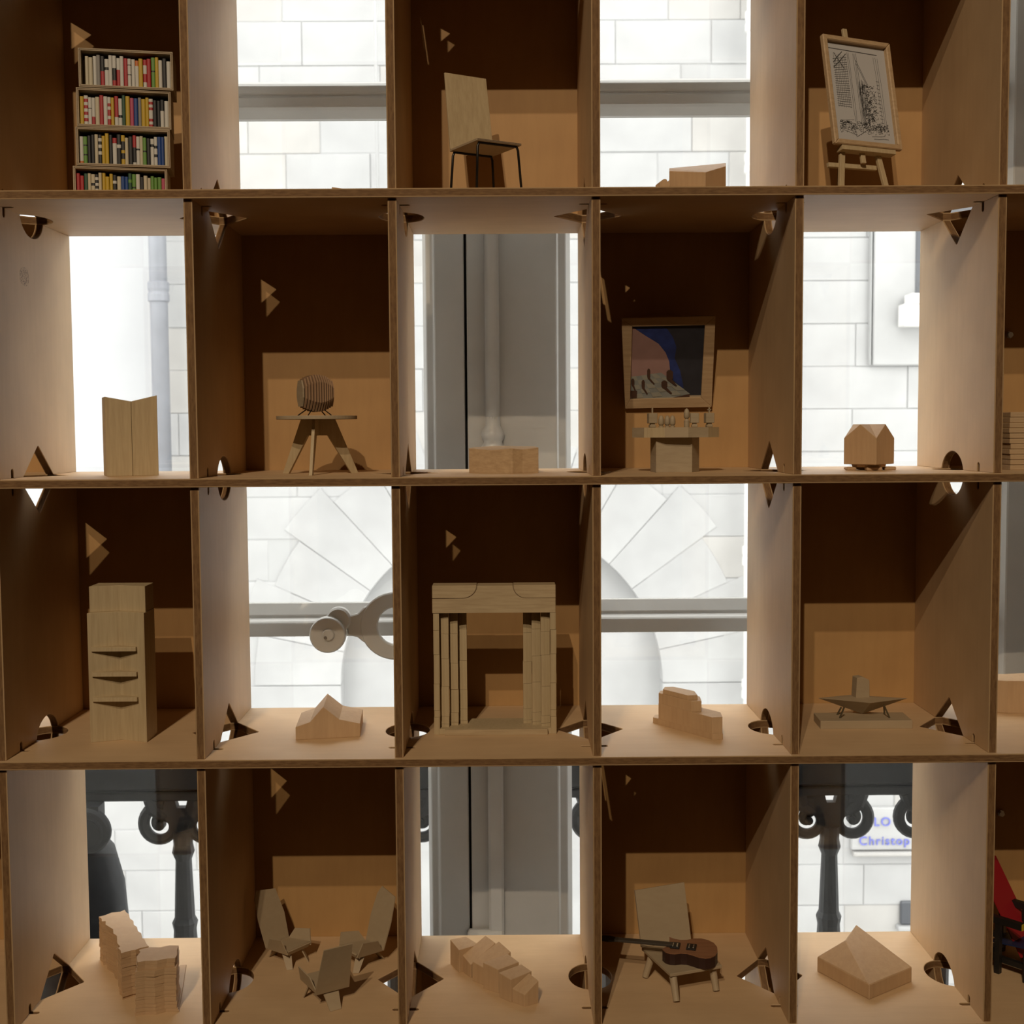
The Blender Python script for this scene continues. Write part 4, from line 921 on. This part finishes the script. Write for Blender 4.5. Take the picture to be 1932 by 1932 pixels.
def layered(name, top, h, nl, label, mat, seed, big=()):
    rr = random.Random(seed); cx = sum(p[0] for p in top)/len(top); cy = sum(p[1] for p in top)/len(top)
    r = empty(name, (cx, cy, z0), label, 'model'); hs = [rr.uniform(.7, 1.4) for _ in range(nl)]; sm = sum(hs); z = z0
    for i in range(nl):
        k_ = 1+big[i] if i < len(big) else 1.0
        j = rr.uniform(-.0007, .0007); j2 = rr.uniform(-.0007, .0007); k_ *= 1+rr.uniform(-.018, .012) if i < nl-1 else 1
        poly = [(cx+(p[0]-cx)*k_+j+(rr.uniform(-.0006, .0006) if i < nl-1 else 0), cy+(p[1]-cy)*k_+j2+(rr.uniform(-.0006, .0006) if i < nl-1 else 0)) for p in top]
        MB().prism(poly, z, z+h*hs[i]/sm-.00015).build('layer', mat, r); z += h*hs[i]/sm
    return r
LAY = wood('layered_beech', (.50, .335, .19), var=.10, stretch=(.3, .3, 1), scale=140)
layered('layered_tower', topA, hA, 14, 'larger layered wooden model with notched sides, behind the smaller one', LAY, 5, (.025, .02, .015))
hB = .0700; hB1 = .0590
topB = [tp(742, 962, hB), tp(860, 935, hB), tp(1050, 932, hB), tp(1200, 900, hB), tp(1330, 895, hB), tp(1362, 845, hB), tp(1360, 775, hB), tp(1385, 695, hB), tp(1240, 692, hB), tp(1100, 725, hB), tp(930, 722, hB), tp(766, 765, hB), tp(785, 800, hB), tp(728, 870, hB), tp(732, 930, hB)]
topB1 = [tp(704, 1112, hB1), tp(860, 1090, hB1), tp(1010, 1092, hB1), tp(1160, 1055, hB1), tp(1348, 1048, hB1), tp(1375, 900, hB1), tp(1392, 760, hB1), tp(1240, 770, hB1), tp(1090, 790, hB1), tp(930, 800, hB1), tp(770, 830, hB1), tp(740, 930, hB1)]
rB = layered('layered_block', topB1, hB1, 12, 'smaller layered wooden block with a stepped top, in front of the larger one', LAY, 9, (.035, .03, .025))
z = z0+hB1
for i in range(2):
    MB().prism([(p[0]+(.0004 if i else 0), p[1]-(.0012 if i == 0 else 0)) for p in topB], z, z+(hB-hB1)/2-.0002).build('layer', LAY, rB); z += (hB-hB1)/2
b1, b2, b3, b4 = tp(1400, 1720, .002), tp(1512, 1000, .002), tp(1400, 1010, .002), tp(1340, 1720, .002)
MB().prism([b1, b2, b3, b4], z0, z0+.0022).build('base_strip', LAY, rB, bevel=.0003)

# ---- row 4, cell 2: three faceted lounge chairs of thin sheet
def lounge(loc, face, label, scale=1.0, seat_h=.024, square=False):
    f = Vector((math.cos(face), math.sin(face), 0)); wv_ = Vector((-f.y, f.x, 0)); Zv = Vector((0, 0, 1)); o = Vector(loc)
    def Q(w_, q_, z_): return o+wv_*w_*scale+f*q_*scale+Zv*z_*scale
    r = empty('lounge_chair', loc, label, 'chair', 'folded sheet lounge chairs'); th = .0016
    def sheet(nm, pts):
        P_ = [Q(*p) for p in pts]; nrm = (P_[1]-P_[0]).cross(P_[2]-P_[0]).normalized(); MB().slab([p-nrm*th/2 for p in P_], nrm, th).build(nm, CARD, r)
    sh_ = seat_h
    sheet('seat', [(-.018, 0, sh_), (.018, 0, sh_), (.021, .044, sh_+.004), (-.021, .044, sh_+.004)])
    for s_ in (-1, 1):
        sheet('side_flap', [(s_*.0190, -.001, sh_-.004), (s_*.0220, .045, sh_-.001), (s_*.0275, .038, sh_+.020), (s_*.0245, .010, sh_+.015)])
    sheet('front_lip', [(-.021, .0446, sh_+.003), (.021, .0446, sh_+.003), (.019, .0415, sh_-.003), (-.019, .0415, sh_-.003)])
    sheet('backrest', [(-.0235, -.001, sh_-.004), (.0235, -.001, sh_-.004), (.0190, -.0225, sh_+.060), (-.0190, -.0225, sh_+.060)] if square else [(-.0220, -.001, sh_-.003), (.0220, -.001, sh_-.003), (.0240, -.013, sh_+.034), (.0185, -.0255, sh_+.068), (-.0160, -.0275, sh_+.074), (-.0225, -.0235, sh_+.063), (-.0245, -.013, sh_+.034)])
    sheet('leg', [(-.011, .006, sh_-.001), (.011, .006, sh_-.001), (.008, -.013, 0), (-.007, -.013, 0)])
    for s_ in (-1, 1): sheet('leg', [(s_*.018, .026, sh_+.001), (s_*.008, .036, sh_+.001), (s_*.015, .047, 0), (s_*.021, .041, 0)])
    return r
lg = 'lounge'
pA = atZ(*px(lg, 430, 1010), FZ[4]); lounge((pA.x-.012, pA.y+.018, FZ[4]), math.radians(-38), 'lounge chair of folded sheet at the back left, facing the others')
pB = atZ(*px(lg, 1400, 1050), FZ[4]); lounge((pB.x+.012, pB.y+.020, FZ[4]), math.radians(-139), 'lounge chair of folded sheet at the back right, beside the upright panel')
pC = atZ(*px(lg, 960, 1560), FZ[4]); lounge((pC.x+.004, pC.y+.006, FZ[4]), math.radians(122), 'lounge chair of folded sheet nearest the front, seen from behind', 1.06, .024, True)

# ---- row 4, cell 3: zigzag row of five sloping blocks
z0 = FZ[4]; S0 = Vector((.3006, .1936, z0)); S1 = Vector((.4013, .0593, z0)); dv_ = (S1-S0); LZ = dv_.length; ang = math.atan2(dv_.y, dv_.x); fr = frame(S0, ang)
r = empty('zigzag_block', (S0+S1)/2+Vector((.014, .012, 0)), 'row of joined wooden blocks with alternating sloping tops', 'model')
for s0, s1, f0, f1, dep, hf0, hf1, hb1, hb0 in ((0, .032, .003, -.004, .028, .0360, .0330, .034, .035), (.0323, .056, .002, -.001, .040, .0240, .0190, .041, .044), (.0563, .064, .007, .008, .030, .0150, .0150, .018, .018), (.0643, .092, -.004, .001, .040, .0275, .0240, .040, .046), (.0923, .118, -.006, .001, .034, .0360, .0330, .036, .039), (.1183, .127, .005, .007, .028, .0160, .0160, .018, .018), (.1273, .150, -.005, -.002, .031, .0340, .0310, .035, .037), (.1503, .171, .000, .005, .026, .0190, .0160, .031, .034)):
    MB().prism([(s0, f0), (s1, f1), (s1+.003, dep), (s0+.003, dep)], 0, [hf0, hf1, hb1, hb0], fr).build('block', BLOCK, r, bevel=.0004)

# ---- row 4, cell 4: low lounge chair with a small electric guitar lying on it
cg = 'gtr'; z0 = FZ[4]; sh = .0365
def gp(u_, v_, dz): return atZ(*px(cg, u_, v_), z0+dz)
Fc = gp(958, 1262, sh); Lb = gp(572, 905, sh); Rb = gp(1238, 800, sh); Rf = Fc+(Rb-Lb)
r = empty('low_chair', ((Fc.x+Rb.x)/2, (Fc.y+Rb.y)/2, z0), 'low wooden chair with square back on round legs, under the guitar', 'chair')
MB().slab([Fc, Rf, Rb, Lb], (0, 0, 1), -.0042).build('seat', CARD, r, bevel=.0004)
back_dir = (Lb-Fc).normalized()
nb = Vector((0, 0, .074))+back_dir*.022
tl_, tr_ = Lb+nb*1.0, Rb+nb*1.02
nrm = (Rb-Lb).cross(nb).normalized(); nrm = nrm if nrm.dot(back_dir) > 0 else -nrm
MB().slab([Lb, Rb, tr_, tl_], nrm, .0036).build('backrest', CARD, r, bevel=.0003)
for (uu, vv), cpt in (((620, 1300), Lb+(Fc-Lb)*.20+(Rb-Lb)*.10), ((1040, 1630), Fc+(Lb-Fc)*.10+(Rf-Fc)*.10), ((1572, 1482), Rf+(Lb-Fc)*.16-(Rf-Fc)*.10)):
    ft = gp(uu, vv, .0018); tpnt = Vector((cpt.x, cpt.y, z0+sh-.004))
    MB().tube([ft, tpnt], [.0044, .0054], 14).build('leg', CARD, r, smooth=False)
cpt = Rb+(Fc-Lb)*.15-(Rb-Lb)*.1; MB().tube([Vector((cpt.x+.004, cpt.y+.006, z0)), Vector((cpt.x, cpt.y, z0+sh-.004))], [.0036, .0046], 14).build('leg', CARD, r)
gz = sh+.0165
WALN = wood('guitar_walnut', (.30, .145, .075), var=.25, stretch=(.1, 1, 1), scale=150, rough=.4); DGTR = flat('dark_guitar_side', (.035, .014, .010), .4); EBON = flat('ebony', (.045, .036, .026), .5); CHRM = flat('pickup_chrome', (.8, .78, .72), .25, .9); BLKP = flat('black_plastic', (.012, .012, .012), .4)
ol = [(945, 765), (1010, 790), (1100, 805), (1180, 803), (1280, 785), (1370, 785), (1460, 805), (1540, 845), (1585, 900), (1590, 960), (1560, 1010), (1500, 1040), (1430, 1047), (1340, 1035), (1260, 1008), (1180, 985), (1100, 980), (1020, 990), (950, 985), (890, 965), (850, 930), (880, 905), (940, 880), (945, 830)]
P_ = [gp(u_, v_, gz) for u_, v_ in ol]
gt = empty('guitar', (sum(p.x for p in P_)/len(P_), sum(p.y for p in P_)/len(P_), z0+sh), 'small brown electric guitar with two pickups lying across the low chair', 'guitar')
MB().prism([(p.x, p.y) for p in P_], z0+sh+.0006, z0+gz-.001).build('body', DGTR, gt)
MB().prism([(p.x, p.y) for p in P_], z0+gz-.001, z0+gz).build('top_plate', WALN, gt)
n0, n1 = gp(215, 812, gz+.001), gp(990, 882, gz+.001); dn = (n1-n0).normalized(); sd = Vector((-dn.y, dn.x, 0))*.0052
nk = MB().add([n0-sd, n0+sd, n1+sd, n1-sd]+[q+Vector((0, 0, .003)) for q in (n0-sd, n0+sd, n1+sd, n1-sd)], [(0, 1, 2, 3), (7, 6, 5, 4), (0, 4, 5, 1), (1, 5, 6, 2), (2, 6, 7, 3), (3, 7, 4, 0)]).build('neck', EBON, gt, bevel=.0003)
h0 = n0-dn*.019; hs_ = sd*1.6; MB().slab([n0-sd, n0+sd, n0-dn*.008+hs_, h0+hs_*.8, h0-hs_*.8, n0-dn*.008-hs_], (0, 0, 1), .003).build('headstock', BLKP, gt, bevel=.0003)
for u_, v_ in ((1022, 890), (1240, 910)):
    c_ = gp(u_, v_, gz+.0005); e1 = dn*.0066; e2 = Vector((-dn.y, dn.x, 0))*.0092
    pk = MB().slab([c_-e1-e2, c_+e1-e2, c_+e1+e2, c_-e1+e2], (0, 0, 1), .0022).build('pickup', BLKP, gt, bevel=.0006)
    for s_ in (-.45, .45):
        c2_ = c_+e1*s_+Vector((0, 0, .0021)); q1 = e1*.13; q2 = e2*.55
        MB().slab([c2_-q1-q2, c2_+q1-q2, c2_+q1+q2, c2_-q1+q2], (0, 0, 1), .0006).build('pole_strip', CHRM, pk)

# ---- row 4, cell 5: hipped roof block
c5 = 'r4c5'; z0 = FZ[4]; L0 = fl(c5, 4, 420, 1548); F0_ = fl(c5, 4, 800, 1757); R0_ = fl(c5, 4, 1110, 1625); B0_ = L0+R0_-F0_
hw_ = up(c5, F0_, 800, 1648)-z0; RH = .0560
p1_ = atZ(*px(c5, 628, 1325), z0+RH-.008); p2_ = atZ(*px(c5, 705, 1210), z0+RH)
V = [L0, F0_, R0_, B0_]+[p+Vector((0, 0, hw_)) for p in (L0, F0_, R0_, B0_)]+[p1_, p2_]
MB().add(V, [(3, 2, 1, 0), (0, 1, 5, 4), (1, 2, 6, 5), (2, 3, 7, 6), (3, 0, 4, 7), (4, 5, 8), (5, 6, 9, 8), (6, 7, 9), (7, 4, 8, 9)]).build('hipped_house', BLOCK, None, 'wooden block with a large sloping hipped roof, lower right cell', 'model', bevel=.0010)

# ---- row 4, cell 6: slatted armchair with a red back, cut by the edge of the photo
cr_ = 'rb'; z0 = FZ[4]
REDP = flat('red_lacquer', (.30, .010, .016), .45); BLUP = flat('dark_blue_lacquer', (.015, .025, .075), .45); YELP = flat('yellow_lacquer', (.62, .45, .03), .5); BLAK = flat('black_lacquer', (.012, .011, .010), .4)
ft = atZ(*px(cr_, 208, 1515), z0); r = empty('slat_armchair', (ft.x+.05, ft.y+.04, z0), 'small armchair with red back board and black bars with yellow ends', 'chair')
ax = Vector((.64, -.77, 0)); ay = Vector((.77, .64, 0))   # forward and sideways of the chair
o = Vector((ft.x, ft.y, z0)); t_ = .0075
def rod(nm, c0, c1, w_=t_, mat=BLAK, ends=False):
    c0, c1 = Vector(c0), Vector(c1); d = (c1-c0).normalized(); s1_ = d.cross(Vector((0, 0, 1)) if abs(d.z) < .9 else ax).normalized()*w_/2; s2_ = d.cross(s1_).normalized()*w_/2
    b_ = MB().hexa([c0-s1_-s2_, c0+s1_-s2_, c0+s1_+s2_, c0-s1_+s2_, c1-s1_-s2_, c1+s1_-s2_, c1+s1_+s2_, c1-s1_+s2_]).build(nm, mat, r)
    if ends:
        for c_, q in ((c0, -d), (c1, d)):
            MB().hexa([c_-s1_-s2_, c_+s1_-s2_, c_+s1_+s2_, c_-s1_+s2_]+[p+q*.0005 for p in (c_-s1_-s2_, c_+s1_-s2_, c_+s1_+s2_, c_-s1_+s2_)]).build('yellow_end', YELP, b_)
Zz = Vector((0, 0, 1)); wS = .075
arm_h = atY(*px(cr_, 215, 870), o.y).z-z0
for s_ in (0, 1):
    p = o+ay*wS*s_; rod('post', p, p+Zz*(arm_h-.004)); rod('post', p+ax*.042, p+ax*.042+Zz*.040); rod('post', p-ax*.035, p-ax*.035+Zz*(arm_h-.004))
    a0 = p-ax*.030+Zz*(arm_h); rod('armrest', a0, a0+ax*.066, .009, BLAK, True)
    rod('side_rail', p-ax*.055+Zz*.018+ay*.008, p+ax*.062+Zz*.018+ay*.008, t_, BLAK, True)
rod('cross_rail', o-ay*.012+Zz*.033-ax*.008, o+ay*(wS+.012)+Zz*.033-ax*.008, t_, BLAK, True)
rod('cross_rail', o-ay*.012+Zz*.036+ax*.050, o+ay*(wS+.012)+Zz*.036+ax*.050, t_, BLAK, True)
sa = o+ay*.016-ax*.02+Zz*.034; MB().slab([sa, sa+ay*.044, sa+ay*.044+ax*.080+Zz*.008, sa+ax*.080+Zz*.008], (0, 0, 1), .0018).build('seat_board', BLUP, r)
rb_ = atY(1960, 1788, .190); rt_ = atY(1877, 1614, .245); MB().slab([rb_-ay*.052, rb_, rt_, rt_-ay*.052], ax, .0018).build('back_board', REDP, r)
